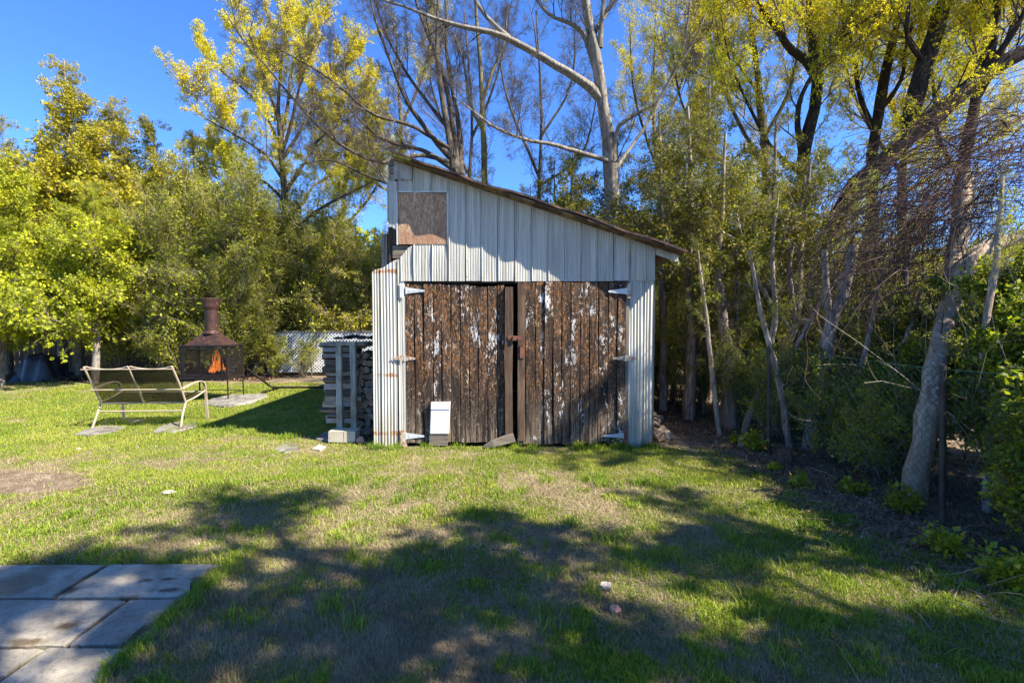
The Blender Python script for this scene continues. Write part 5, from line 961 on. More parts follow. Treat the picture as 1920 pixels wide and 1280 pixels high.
# ------------------------------------------------------------------ chain-link fence
def fence_x(y): return np.interp(y, [2.0, 3.4, 5.4, 7.3, 12], [3.22, 3.12, 2.93, 2.68, 2.3])
FH = 1.14
fence = thing('chain_link_fence', 'low green chain-link fence on dark metal posts along the right side of the lawn', 'fence', (3.0, 5.4, 0))
P = []; step = 0.062
for s in (1, -1):
    for y0 in np.arange(1.4, 9.5, step):
        n = 24; z = np.linspace(0.03, FH, n); y = y0+s*(z-FH/2)
        w = 0.004*np.cos(np.arange(n)*math.pi)*s; k = np.stack([fence_x(y)+w+0.03*np.sin(y*2.1)*np.sin(z*2.4), y, z], -1); P.append(k)
P = np.array(P); V, F = tubes(P, np.full(P.shape[:2], 0.0014), 3); o = obj('wire_mesh', V, F, M['fence_wire'], fence)
for y0, lean, h in ((3.42, -0.03, 1.18), (5.42, -0.02, 1.2), (7.35, 0.0, 1.25), (9.4, 0, 1.2), (1.7, 0, 1.2)):
    x0 = float(fence_x(y0)); MB().tube([[x0-0.015, y0, -0.05], [x0-0.015+lean, y0+0.02, h]], [0.021, 0.021], 10).obj('fence_post', M['post_metal'] if y0 != 7.35 else M['rust'], fence, smooth=False)
for z in (FH+0.01, 0.06):
    yy = np.linspace(1.4, 11.5, 40); MB().tube(np.stack([fence_x(yy)+0.03*np.sin(yy*2.1)*math.sin(z*2.4), yy, z+0.012*np.sin(yy*3)], -1), 0.003, 5).obj('tension_wire', M['fence_wire'], fence)

# ------------------------------------------------------------------ white lattice behind the lawn
YL = 12.8
lat = thing('lattice_fence', 'white diagonal lattice fence panel half hidden by shrubs behind the firewood', 'fence', W(600, 705, YL)*[1, 1, 0])
x0, x1 = X(508, 660, YL), X(735, 660, YL); z0, z1 = 0.10, Z(622, YL)
mb = MB(); w = 0.017; sp = 0.088
for s, yy in ((1, 0.0), (-1, 0.012)):
    for c in np.arange(x0-(z1-z0), x1+(z1-z0), sp):
        # lath along x = c + s*(z-z0), clipped to the panel
        za, zb_ = z0, z1
        xa, xb_ = (c, c+(z1-z0)) if s > 0 else (c, c-(z1-z0))
        def clip(xv): return z0+(xv-c)*s
        if s > 0:
            if xa < x0: za = clip(x0)
            if xb_ > x1: zb_ = clip(x1)
        else:
            if xa > x1: za = clip(x1)
            if xb_ < x0: zb_ = clip(x0)
        if zb_-za < 0.03: continue
        xs_ = [c+s*(za-z0), c+s*(zb_-z0)]; V = []
        for y_ in (YL+yy, YL+yy+0.008): V += [[xs_[0]-w, y_, za+w*s*0], [xs_[0]+w, y_, za], [xs_[1]+w, y_, zb_], [xs_[1]-w, y_, zb_]]
        mb.add(V, [[0, 1, 2, 3], [7, 6, 5, 4], [0, 3, 7, 4], [1, 5, 6, 2]])
o = mb.obj('lattice_slats', M['lattice'], lat); o['kind'] = 'stuff'
for xx in (x0, (x0+x1)/2, x1):
    MB().box((xx-0.035, YL+0.022, 0), (xx+0.035, YL+0.09, z1+0.02)).obj('fence_post', M['wood_grey'], lat)
MB().box((x0, YL-0.012, z1-0.002), (x1, YL+0.02, z1+0.03)).obj('top_rail', M['wood_grey_h'], lat)
# brown board fence behind the left hedge
bf = thing('board_fence', 'weathered brown board fence glimpsed under the cedars on the left', 'fence', (-12, 14.2, 0))
for i in range(78): shared_board('fence_board', 0.13, 1.45, 0.018, M['wood_fence'], bf, (-18.2+i*0.142, 14.2+0.01*((i*7) % 3), 0.03))
for z in (0.35, 1.15): MB().box((-18.3, 14.23+0.02, z-0.04), (-7.0, 14.30, z+0.04)).obj('fence_rail', M['wood_fence'], bf)
# something covered with a dark sheet under the cedars
n = 15; u, v = np.meshgrid(np.linspace(-1, 1, n), np.linspace(-1, 1, n)); r = np.maximum(np.abs(u), np.abs(v)); zz = 0.62*(1-sstep(0.55, 1.0, r))*(0.85+0.3*(fbm(u*2+3, v*2+5, 3)))+0.04*(fbm(u*6, v*6, 2)-0.5)*(r < 0.95)
c0 = W(82, 708, 12.1)*[1, 1, 0]; V = np.stack([c0[0]+u*0.42+0.03*np.sin(v*9), c0[1]+v*0.4+0.03*np.sin(u*8), np.maximum(zz, 0.0)], -1).reshape(-1, 3)
F = [[j*n+i, j*n+i+1, (j+1)*n+i+1, (j+1)*n+i] for j in range(n-1) for i in range(n-1)]
o = obj('tarpaulin', V, F, M['tarp'], smooth=True); tag(o, 'dark grey tarpaulin draped over a heap beneath the left cedars', 'tarpaulin')
# pale house wall far behind the hedge
hs = thing('house', 'pale blue grey house wall just visible through the hedge behind the chimney', 'house', (-13.5, 26, 0))
MB().box((-17, 26, 0), (-9.5, 31, 3.0)).obj('wall', M['house_wall'], hs)
V = [[-17.4, 25.6, 3.0], [-9.1, 25.6, 3.0], [-9.1, 31.4, 3.0], [-17.4, 31.4, 3.0], [-17.4, 28.5, 4.4], [-9.1, 28.5, 4.4]]
obj('roof', V, [[0, 1, 5, 4], [2, 3, 4, 5], [1, 2, 5], [3, 0, 4], [3, 2, 1, 0]], M['roofing'], hs)
for xx in (-15.5, -12.0): MB().box((xx, 25.97, 1.0), (xx+0.9, 25.995, 2.0)).obj('window', M['iron'], hs)
# rail fence at the far end of the passage
rf = thing('rail_fence', 'pale horizontal rails at the far end of the passage right of the shed', 'fence', (5, 15.5, 0))
for z in (0.5, 1.0, 1.45): MB().box((2.5, 15.5, z), (9.5, 15.53, z+0.09), 0.004).obj('rail', M['lattice'], rf)
for xx in (2.6, 4.9, 7.2, 9.4): MB().box((xx-0.05, 15.54, 0), (xx+0.05, 15.64, 1.6)).obj('fence_post', M['lattice'], rf)

# ------------------------------------------------------------------ garden bench seen from behind
bn = thing('garden_bench', 'beige metal two seat garden bench with olive mesh sling, seen from behind', 'bench', (-5.17, 6.60, 0), rz=math.radians(3))
bm_ = M['beige_metal']
def T(P, r, name='frame', k=8, mat=None, parent=bn):
    mb = MB(); P = [np.array(p, float) for p in P]; Pr, Rr = resample(P, [r]*len(P), max(2, (len(P)-1)*5+1) if len(P) > 2 else 2); mb.tube(Pr, Rr, k); return mb.obj(name, mat or bm_, parent, local=True, smooth=False)
hw = 0.575
for s in (-1, 1):
    T([(s*(hw+0.015), 0, 0), (s*hw, 0.07, 0.17), (s*hw, 0.15, 0.335)], 0.0135, 'rear_leg')
    T([(s*hw, 0.15, 0.335), (s*hw, 0.04, 0.58), (s*(hw-0.005), -0.115, 0.865)], 0.0135, 'back_upright')
    mb = MB(); A = resample([(s*(hw+0.01), 0.06, 0.535), (s*(hw+0.025), 0.2, 0.575), (s*(hw+0.03), 0.42, 0.60), (s*(hw+0.03), 0.535, 0.565), (s*(hw+0.03), 0.58, 0.45), (s*(hw+0.03), 0.60, 0.2), (s*(hw+0.035), 0.615, 0.0)], [1]*7, 26)[0]
    Tn = np.gradient(A, axis=0); Tn = norm(Tn); side = np.array([1., 0, 0]); N = norm(np.cross(Tn, side)); V = []
    for p, nn in zip(A, N): V += [p-side*0.017-nn*0.007, p+side*0.017-nn*0.007, p+side*0.017+nn*0.007, p-side*0.017+nn*0.007]
    F = [[0, 1, 2, 3], [103, 102, 101, 100]]+[[r*4+i, (r+1)*4+i, (r+1)*4+(i+1) % 4, r*4+(i+1) % 4] for r in range(25) for i in range(4)]
    obj('arm', V, F, bm_, bn, local=True)
    T([(s*hw, 0.14, 0.34), (s*(hw+0.01), 0.36, 0.375), (s*(hw+0.025), 0.585, 0.44)], 0.012, 'seat_rail')
def backpt(x, t):    # t = 0 seat, 1 top
    return np.array([x, 0.15-0.265*t**1.1, 0.335+0.53*t])
T([(0, 0.15, 0.335), (0, 0.04, 0.58), (0, -0.112, 0.86)], 0.010, 'back_upright')
T([(-hw-0.03, -0.125, 0.832), (hw, -0.125, 0.832)], 0.008, 'crossbar')
T([(-hw-0.04, 0.028, 0.535), (hw+0.01, 0.028, 0.535)], 0.010, 'crossbar')
T([(-hw, 0.10, 0.225), (hw, 0.10, 0.225)], 0.011, 'crossbar')
T([(-hw, 0.16, 0.33), (hw, 0.16, 0.33)], 0.011, 'crossbar')
T([(-hw, 0.585, 0.42), (hw, 0.585, 0.42)], 0.011, 'crossbar')
for xa, xb_ in ((-hw+0.012, -0.012), (0.012, hw-0.012)):
    n1_, n2_ = 13, 15; V = []
    for j in range(n2_):
        tt = j/(n2_-1)
        for i in range(n1_):
            s = i/(n1_-1); x = xa+(xb_-xa)*s; sag = 4*s*(1-s); p = backpt(x, tt); p[2] -= 0.042*sag*tt**3; p[1] += 0.035*sag*(0.4+0.6*tt); p[1] += 0.012; V.append(p)
    F = [[j*n1_+i, j*n1_+i+1, (j+1)*n1_+i+1, (j+1)*n1_+i] for j in range(n2_-1) for i in range(n1_-1)]
    o = obj('back_sling', V, F, M['sling'], bn, local=True, smooth=True)
    e = np.array([V[(n2_-1)*n1_+i] for i in range(n1_)]); mb = MB(); mb.tube(e+[0, 0, 0.004], 0.009, 6); mb.obj('sling_hem', bm_, bn, local=True)
    V = []
    for j in range(11):
        tt = j/10
        for i in range(n1_):
            s = i/(n1_-1); x = xa+(xb_-xa)*s; sag = 4*s*(1-s); V.append([x, 0.15+0.43*tt, 0.345+0.085*tt-0.05*sag*(1-0.4*abs(2*tt-1))])
    F = [[j*n1_+i, j*n1_+i+1, (j+1)*n1_+i+1, (j+1)*n1_+i] for j in range(10) for i in range(n1_-1)]
    obj('seat_sling', V, F, M['sling'], bn, local=True, smooth=True)

# ------------------------------------------------------------------ outdoor fireplace
fp = thing('outdoor_fireplace', 'rusty black wire mesh outdoor fireplace with a tall chimney and a lit fire', 'fireplace', (-5.66, 9.12, 0))
def FB(name, boxes, mat, parent=fp):
    mb = MB()
    for a, b in boxes: mb.box(a, b)
    return mb.obj(name, mat, parent, local=True)
hx, hy, zb0, zt0 = 0.44, 0.27, 0.40, 1.02
FB('base_tray', [((-hx, -hy, zb0), (hx, hy, zb0+0.05))], M['iron'])
for sx in (-1, 1):
    for sy in (-1, 1):
        x, y = sx*(hx-0.02), sy*(hy-0.02)
        FB('corner_post', [((x-0.018, y-0.018, zb0+0.05), (x+0.018, y+0.018, zt0-0.02))], M['iron'])
        T([(x, y, zb0), (x*1.02, y*1.04, 0.0)], 0.013, 'leg', 8, M['iron'], fp)
FB('top_rim', [((-hx-0.01, -hy-0.01, zt0-0.02), (hx+0.01, hy+0.01, zt0+0.012))], M['iron'])
for z in (0.13,):
    T([(-hx+.02, -hy+.02, z), (hx-.02, -hy+.02, z)], 0.007, 'stretcher', 6, M['iron'], fp); T([(-hx+.02, hy-.02, z), (hx-.02, hy-.02, z)], 0.007, 'stretcher', 6, M['iron'], fp)
    T([(-hx+.02, -hy+.02, z), (-hx+.02, hy-.02, z)], 0.007, 'stretcher', 6, M['iron'], fp); T([(hx-.02, -hy+.02, z), (hx-.02, hy-.02, z)], 0.007, 'stretcher', 6, M['iron'], fp)
dz0, dz1 = zb0+0.065, zt0-0.04
FB('door_frame', [((-hx+.04, -hy-0.004, dz0), (-hx+.075, -hy+.012, dz1)), ((hx-.125, -hy-0.004, dz0), (hx-.095, -hy+.012, dz1)), ((-hx+.077, -hy-0.004, dz0), (hx-.127, -hy+.012, dz0+.03)), ((-hx+.077, -hy-0.004, dz1-.03), (hx-.127, -hy+.012, dz1))], M['iron'])
FB('door_handle', [((hx-.115, -hy-.035, 0.70), (hx-.03, -hy-.022, 0.715)), ((hx-.11, -hy-.022, 0.66), (hx-.10, -hy-.006, 0.76))], M['iron'])
def screen(axis, c, a0, a1, z0_, z1_):
    P = []; st = 0.028; H = z1_-z0_
    for s in (1, -1):
        for a in np.arange(a0-H, a1+H, st):
            lo, hi = a, a+s*H; t0, t1 = 0.0, 1.0
            for bnd, sg in ((a0, 1), (a1, -1)):
                # keep sg*(pos-bnd) >= 0
                f0, f1 = sg*(lo-bnd), sg*(hi-bnd)
                if f0 < 0 and f1 < 0: t1 = -1
                elif f0 < 0: t0 = max(t0, f0/(f0-f1))
                elif f1 < 0: t1 = min(t1, f0/(f0-f1))
            if t1-t0 < 0.03: continue
            q = []
            for t in (t0, t1):
                v, z = lo+(hi-lo)*t, z0_+H*t; q.append([v, c, z] if axis == 0 else [c, v, z])
            P.append(q)
    P = np.array(P); V, F = tubes(P, np.full(P.shape[:2], 0.0021), 3); return obj('mesh_screen', V, F, M['iron'], fp, local=True)
screen(0, -hy+0.005, -hx+0.05, hx-0.10, dz0, dz1); screen(0, hy-0.01, -hx+0.03, hx-0.03, dz0, dz1); screen(1, hx-0.01, -hy+0.03, hy-0.03, dz0, dz1); screen(1, -hx+0.01, -hy+0.03, hy-0.03, dz0, dz1)
prof = [(1.0, 0.0), (0.82, 0.05), (0.58, 0.12), (0.38, 0.19), (0.30, 0.245)]; V = []
for f, dz in prof:
    a, b = hx*0.83*f, hy*0.95*f*(1 if f > 0.5 else 1.1); V += [[-a, -b, zt0+0.012+dz], [a, -b, zt0+0.012+dz], [a, b, zt0+0.012+dz], [-a, b, zt0+0.012+dz]]
F = [[r*4+i, r*4+(i+1) % 4, (r+1)*4+(i+1) % 4, (r+1)*4+i] for r in range(4) for i in range(4)]+[[16, 17, 18, 19]]
obj('hood', V, F, M['chimney'], fp, local=True)
T([(0, 0, 1.24), (0.0, 0, 1.72)], 0.118, 'chimney', 20, M['chimney'], fp)
mb = MB(); mb.tube([(0, 0, 1.24), (0, 0, 1.29)], [0.15, 0.119], 20); mb.obj('collar', M['chimney'], fp, local=True)
mb = MB(); mb.tube([(0, 0, 1.68), (0, 0, 1.74), (0, 0, 1.80), (0.0, 0, 1.885), (0, 0, 1.90)], [0.121, 0.145, 0.15, 0.165, 0.15], 20); mb.obj('chimney_cap', M['chimney'], fp, local=True)
for i, (x, y, a) in enumerate(((-0.1, 0.02, 0.5), (0.12, -0.03, -0.4), (0.02, 0.06, 1.3), (0.2, 0.03, 0.2))):
    c_, s_ = math.cos(a)*0.17, math.sin(a)*0.10; T([(x-c_, y-s_, zb0+0.085), (x+c_, y+s_, zb0+0.10+0.03*(i % 2))], 0.035, 'burning_log', 7, M['soot'], fp)
mb = MB()
for i in range(30):
    x = 0.10+rng.normal(0, 0.085); y = rng.normal(0, 0.04); h = max(0.12, 0.46*math.exp(-((x-0.09)/0.08)**2)*rng.uniform(0.7, 1.05)); ph = rng.uniform(0, 6); z0_ = zb0+0.10; K = 9
    P = [[x+0.022*math.sin(ph+t*5)*t, y+0.015*math.cos(ph+t*4)*t, z0_+h*t] for t in np.linspace(0, 1, K)]; R = [0.003+0.017*math.sin(min(1, t*1.15+0.12)*math.pi)*(1-t*0.55) if t < 0.9 else 0.003 for t in np.linspace(0, 1, K)]
    mb.tube(P, R, 7)
mb.obj('flame', M['flame'], fp, local=True, smooth=True)

# ------------------------------------------------------------------ flat stones
def flag(label, pts, cat_='stone slab', name='stone_slab', h=0.018, mat='stone', z=0.0, n=28):
    """flat stone through picture points on the ground"""
    Q = np.array([G(*p) for p in pts]); c = Q.mean(0); k = len(Q); t = np.linspace(0, k, n, endpoint=False); i = t.astype(int); f = (t-i)[:, None]
    R = Q[i % k]*(1-f)+Q[(i+1) % k]*f; R = c+(R-c)*(1+rng.normal(0, 0.02, (n, 1)))
    rings = [(1.0, -0.03), (1.0, h*0.6), (0.95, h), (0.6, h*1.1), (0.25, h*1.05)]; V = np.concatenate([c+(R-c)*s+[0, 0, zz+z]+np.array([0, 0, 1])*rng.normal(0, 0.0015, (n, 1)) for s, zz in rings])
    F = [[r*n+i_, r*n+(i_+1) % n, (r+1)*n+(i_+1) % n, (r+1)*n+i_] for r in range(4) for i_ in range(n)]+[[4*n+i_ for i_ in range(n)]]
    return tag(obj(name, V, F, M[mat]), label, cat_)
flag('flat stone slab under the bench rear left leg', [(140, 815), (165, 819), (215, 811), (236, 801), (200, 798), (170, 803)][::-1])
flag('flat stone slab under the bench rear right leg', [(285, 812), (330, 812), (368, 800), (374, 793), (330, 792), (300, 800)][::-1])
flag('thin stone slab under the front of the bench', [(232, 792), (262, 793), (270, 789), (240, 788)][::-1])
flag('long stone slab under the outdoor fireplace', [(378, 759), (420, 764), (470, 757), (503, 745), (498, 740), (440, 742), (400, 748)][::-1], h=0.035)
flag('half buried rounded stone in the lawn, left of the woodpile', [(512, 845), (535, 850), (560, 843), (556, 834), (530, 833)][::-1], 'stone', 'stone', 0.012)
flag('small pale flat stone in the lawn before the woodpile', [(583, 842), (600, 844), (612, 838), (598, 834)][::-1], 'stone', 'stone', 0.010, 'white_stone')
flag('grey slab sticking out under the concrete block of the woodpile', [(592, 826), (640, 830), (676, 826), (640, 812), (607, 812)][::-1], 'stone slab', 'stone_slab', 0.03)
def rubble(label, p, size, mat, cat_='stone', name='stone', flatz=0.6, seed=1):
    import random as _r
    r = np.random.default_rng(seed); n, m_ = 9, 7; c = G(*p); V = []
    for j in range(m_):
        ph = math.pi*j/(m_-1)
        for i in range(n): a = 2*math.pi*i/n; k = 1+r.normal(0, 0.13); V.append([c[0]+size[0]*k*math.sin(ph)*math.cos(a), c[1]+size[1]*k*math.sin(ph)*math.sin(a), max(0.0, size[2]*0.8)+size[2]*k*math.cos(ph)])
    F = [[j*n+i, (j+1)*n+i, (j+1)*n+(i+1) % n, j*n+(i+1) % n] for j in range(m_-1) for i in range(n)]
    return tag(obj(name, V, F, M[mat]), label, cat_)
rubble('crumbled white stone lying in the sunny grass before the bench', (318, 926), (0.065, 0.03, 0.018), 'white_stone', seed=4)
rubble('small white pebble in the lawn before the bench', (148, 843), (0.035, 0.02, 0.014), 'white_stone', seed=5)
rubble('broken orange brick piece beside the shed corner', (650, 829), (0.05, 0.04, 0.04), 'brick', 'brick', 'brick_piece', seed=6)
rubble('orange brick piece leaning next to the pipe by the shed corner', (676, 832), (0.055, 0.04, 0.05), 'brick', 'brick', 'brick_piece', seed=8)
rubble('pale crumpled dry leaf cluster in the shaded lawn', (1136, 1103), (0.035, 0.03, 0.02), 'white_stone', 'dry leaf', 'dry_leaf', seed=9)
rubble('brown curled dry leaf in the shaded lawn', (1152, 1147), (0.03, 0.03, 0.022), 'brick', 'dry leaf', 'dry_leaf', seed=10)
for i, (p, lb) in enumerate((((1468, 867), 'rough brown stump beside the first fence post'), ((1402, 838), 'grey sawn stump half hidden in leaves by the path'))):
    c = G(*p); n = 16; V = []; hs_ = (0, 0.05, 0.10, 0.13)
    for r_, z in zip((0.12, 0.10, 0.09, 0.085), hs_): V += [[c[0]+r_*(1+0.18*math.sin(a*3+i)+rng.normal(0, 0.06))*math.cos(a), c[1]+r_*(1+rng.normal(0, 0.06))*math.sin(a), z+(0.03*math.cos(a) if z else -0.02)] for a in np.linspace(0, 2*math.pi, n, endpoint=False)]
    F = [[r*n+k, r*n+(k+1) % n, (r+1)*n+(k+1) % n, (r+1)*n+k] for r in range(3) for k in range(n)]+[[3*n+k for k in range(n)]]
    tag(obj('tree_stump', V, F, M['wood_brown'] if i == 0 else M['wood_grey']), lb, 'stump')

# hammock stand
hm = thing('hammock_stand', 'dark steel tube hammock stand lying low on the grass right of the fireplace', 'hammock stand', (-4.6, 10.2, 0))
mb = MB(); A = W(462, 690, 9.7); B = W(511, 729, 10.15); B[2] = 0.07; D = W(640, 729, 10.2); D[2] = 0.07; E = W(690, 690, 10.2)
mb.tube(resample([A, (A+B)/2, B+[-0.05, 0, 0.03], B+[0.06, 0, 0]], [1]*4, 12)[0], 0.022, 8); mb.obj('upright', M['iron'], hm)
mb = MB(); mb.tube([B, D], 0.022, 8); mb.obj('base_tube', M['iron'], hm)
mb = MB(); mb.tube([D, E], 0.022, 8); mb.obj('upright', M['iron'], hm)
for q in (B+[0.0, 0, 0], D): mb = MB(); mb.tube([q+[0, -0.45, -0.045], q+[0, 0.45, -0.045]], 0.02, 8); mb.obj('foot', M['iron'], hm)

# ------------------------------------------------------------------ firewood
def wedge_mesh(name, seed, L_=0.42):
    r = np.random.default_rng(seed); kind = seed % 3; w = r.uniform(0.042, 0.058)
    base = {0: [(0, -1), (1, -0.4), (0.75, 0.8), (-0.6, 0.9), (-1, -0.1)], 1: [(-1, -0.7), (1, -0.7), (0.95, 0.6), (-0.9, 0.75)], 2: [(-1, -0.6), (0.4, -0.8), (1, 0.0), (0.4, 0.7), (-0.8, 0.6)]}[kind]
    n = len(base); V = []
    for f in (0, 0.33, 0.66, 1): V += [[(f-0.5)*L_, b[0]*w*(1+r.normal(0, 0.08))+0.006*math.sin(f*5+seed), b[1]*w*(1+r.normal(0, 0.08))] for b in base]
    F = [list(range(n))[::-1], [3*n+i for i in range(n)]]+[[q*n+i, q*n+(i+1) % n, (q+1)*n+(i+1) % n, (q+1)*n+i] for q in range(3) for i in range(n)]
    me = mesh(name, V, F, [M['firewood'], M['firewood_bark'], M['firewood_end']]); me.polygons[0].material_index = 2; me.polygons[1].material_index = 2
    for p in me.polygons:
        if p.index > 1 and (p.index-2) % n == n-1-(seed % 2): p.material_index = 1
    return me
logs = [wedge_mesh('firewood_log', s) for s in range(9)]
def put_log(me, loc, rz, label, group, sc=(1, 1, 1), rx=0, ry=0):
    o = bpy.data.objects.new('firewood_log', me); C.objects.link(o); o.location = tuple(loc); o.rotation_euler = (rx, ry, rz); o.scale = sc; return tag(o, label, 'firewood', group)
ORD = 'lowest second third fourth fifth sixth seventh eighth ninth tenth eleventh twelfth thirteenth fourteenth fifteenth sixteenth seventeenth eighteenth nineteenth'.split()
xs0 = X(643, 720, 6.25); z = 0.175; lay = 0
while z < 1.20:
    h = rng.uniform(0.036, 0.05)
    for yy, dep in ((6.16, 'first'), (6.29, 'second'), (6.42, 'third'), (6.55, 'last')):
        tp = z > 1.08
        put_log(logs[rng.integers(9)], (xs0+rng.normal(0.0, 0.022)+(0.02 if lay % 3 else -0.02), yy, z+h), rng.normal(0, 0.06), f'crosswise split log in crib row {ORD[lay]} from the bottom, {dep} from front', 'split logs in the end crib of the woodpile', (rng.uniform(0.85, 1.15)*(1.25 if tp else 1), 1.0, h/0.046), rng.uniform(-0.15, 0.15))
    z += 2*h*0.86; lay += 1
xa, xb_ = X(670, 720, 6.4)+0.07, X(699, 650, 6.0)-0.05
for j in range(12):
    for i in range(3):
        put_log(logs[rng.integers(9)], (xa+(xb_-xa)*(i+0.5*(j % 2)*0.6)/2.3, 6.45+rng.normal(0, 0.02), 0.06+j*0.088+rng.normal(0, 0.006)), math.pi/2+rng.normal(0, 0.06), f'end-on log beside the shed wall, {ORD[j]} row up, {("leftmost", "middle", "nearest the wall")[i]}', 'logs packed end-on beside the shed wall', (1, 1, 1), rng.uniform(-1.5, 1.5))
for i in range(6):
    put_log(logs[rng.integers(9)], (X(672+i*4, 820, 6.1), 6.02+0.02*i, 0.045+0.03*(i % 2)), rng.uniform(0.4, 1.6), 'stray dark stick of wood at the foot of the shed corner', 'stray wood at the shed corner', (0.5, 0.5, 0.5), 1)
rack = thing('firewood_rack', 'pale green wooden rack frame holding the near end of the woodpile', 'rack', (xs0, 6.02, 0.1))
for a, b, rot in ((631, 641, 0.0), (658, 668, 0.0)):
    o = board('rack_post', (X(a, 720, 6.02), 5.99, Z(807, 6.0)), (X(b, 720, 6.02), 6.055, Z(642, 6.0)), M['wood_green'], rack, 0.003)
board('rack_rail', (X(631, 643, 6.02), 5.985, Z(647, 6.0)), (X(667, 643, 6.02), 6.06, Z(640.5, 6.0)), M['wood_green'], rack)
for a, b, lb in ((617.5, 645, 'sunlit buff concrete block, left one under the firewood rack'), (645.8, 667, 'shaded concrete block, right one under the firewood rack')):
    o = MB().box((X(a, 815, 5.82), 5.79, 0.02), (X(b, 815, 5.82), 5.98, Z(807.5, 5.82)), 0.002).obj('concrete_block', M['block']); tag(o, lb, 'block')
# black sheet over the woodpile
n = 12; u, v = np.meshgrid(np.linspace(X(640, 640, 6.6), X(700, 650, 6.2), n), np.linspace(6.3, 6.85, n)); V = np.stack([u, v, 1.27+0.02*np.sin(u*20)+0.012*np.sin(v*9)], -1).reshape(-1, 3)
F = [[j*n+i, j*n+i+1, (j+1)*n+i+1, (j+1)*n+i] for j in range(n-1) for i in range(n-1)]; V2 = np.concatenate([V, V-[0, 0, 0.012]]); F += [[b+n*n for b in f[::-1]] for f in F]
F += [[i+1, i, n*n+i, n*n+i+1] for i in range(n-1)]
o = obj('cover_sheet', V2, F, M['soot']); tag(o, 'black sheet laid over the top of the woodpile', 'cover')
mb = MB(); a = W(681, 838, 5.86); a[2] = 0.0; b = W(699, 800, 5.8); mb.tube([a, b], 0.011, 8); tag(mb.obj('pipe', M['post_metal']), 'short grey pipe leaning on the left corner of the shed', 'pipe')
# low heap of split wood along the right wall
for i in range(34):
    f = rng.random(); yy = 5.95+f*1.7; hgt = rng.uniform(0, 1)
    x = X(1226, 650)+0.10+rng.uniform(0, 0.26)*(1-0.5*hgt); put_log(logs[rng.integers(9)], (x, yy, 0.04+0.34*hgt*(0.35+0.65*f)), math.pi/2+rng.normal(0, 0.35), 'split log in the low heap beside the dirt path', 'logs heaped along the right wall of the shed', (0.85, 0.9, 0.9), rng.uniform(-1, 1), rng.normal(0, 0.12))

# ------------------------------------------------------------------ grass, thatch, litter
def inside_patio(x, y): return (x < -1.70-0.03*np.sin(y*19)-0.04*(y > 2.5)) & (y < 2.895+0.02*np.sin(x*13))
def blades(n, ymin, ymax, power, hfun, mat, name, label, wfun, dens_fun, lie=0.35, seg2=False):
    # more blades close by: the far ones are a few pixels and grow wider
    u = rng.random(n); y = (ymin**(-power)+(ymax**(-power)-ymin**(-power))*u)**(-1/power)
    x = rng.uniform(-1.12, 1.12, n)*y; x = np.clip(x, -14, 3.6)+rng.normal(0, 0.02, n)
    g, d = dens(x, y); keep = rng.random(n) < dens_fun(x, y, g, d); keep &= ~inside_patio(x, y)
    keep &= ~((x > X(699)) & (x < X(1228)) & (y > YS-0.035)); keep &= x < 3.55
    x, y, g, d = x[keep], y[keep], g[keep], d[keep]; n = len(x)
    z = gheight(x, y); a = rng.uniform(0, 2*math.pi, n); H = hfun(x, y, g, n); w = wfun(y)*rng.uniform(0.6, 1.3, n)
    B = np.stack([x, y, z-0.004], -1); S = np.stack([np.cos(a), np.sin(a), np.zeros(n)], -1); L_ = norm(np.stack([rng.normal(0, 1, n), rng.normal(0, 1, n), np.zeros(n)], -1))
    k = np.abs(rng.normal(0, lie, n)); Mid = B+(L_*k[:, None]*0.35+[0, 0, 0.62])*H[:, None]; Tp = B+(L_*k[:, None]*1.0+np.array([0, 0, 1.0])*(1-0.35*np.minimum(k, 1.5))[:, None])*H[:, None]
    sw = S*w[:, None]
    if seg2:
        V = np.stack([B-sw, B+sw, Mid+sw*0.75, Mid-sw*0.75, Tp], 1).reshape(-1, 3); i = np.arange(n)*5
        F = np.concatenate([np.stack([i, i+1, i+2], -1), np.stack([i, i+2, i+3], -1), np.stack([i+3, i+2, i+4], -1)])
    else:
        V = np.stack([B-sw, B+sw, Tp], 1).reshape(-1, 3); F = np.arange(n*3).reshape(-1, 3)
    return tag(obj(name, V, F, M[mat]), label, 'grass', kind='stuff')
tuft = lambda x, y: sstep(0.52, 0.72, fbm(x*6+50, y*6+20, 3))
hg = lambda x, y, g, n: (0.010+0.012*g+0.026*tuft(x, y))*rng.uniform(0.5, 1.4, n)
dg = lambda x, y, g, d: np.clip(0.14+1.0*sstep(0.20, 0.65, g), 0, 1)*(1-0.93*sstep(0.35, 0.62, d))*(0.35+0.65*fbm(x*9, y*9, 2))
blades(520000, 1.75, 4.6, 1.2, hg, 'grass', 'lawn_grass', 'green grass of the near lawn growing in uneven tufts', lambda y: 0.0012+0.0005*y, dg, 0.6, True)
blades(620000, 4.4, 12.6, 1.0, lambda x, y, g, n: (0.013+0.018*g+0.014*tuft(x, y))*rng.uniform(0.5, 1.4, n), 'grass', 'lawn_grass', 'sunlit green grass of the far lawn', lambda y: 0.0006+0.0006*y, dg, 0.5)
ds_ = lambda x, y, g, d: np.clip(1.0-0.6*sstep(0.3, 0.8, g), 0, 1)*(1-0.75*sstep(0.4, 0.7, d))*(0.45+0.55*fbm(x*7+3, y*7, 2))
blades(620000, 1.75, 9.5, 1.2, lambda x, y, g, n: 0.042*rng.uniform(0.4, 1.3, n), 'straw', 'dry_grass', 'dry straw coloured thatch lying between the green tufts', lambda y: 0.0011+0.0005*y, ds_, 1.6)
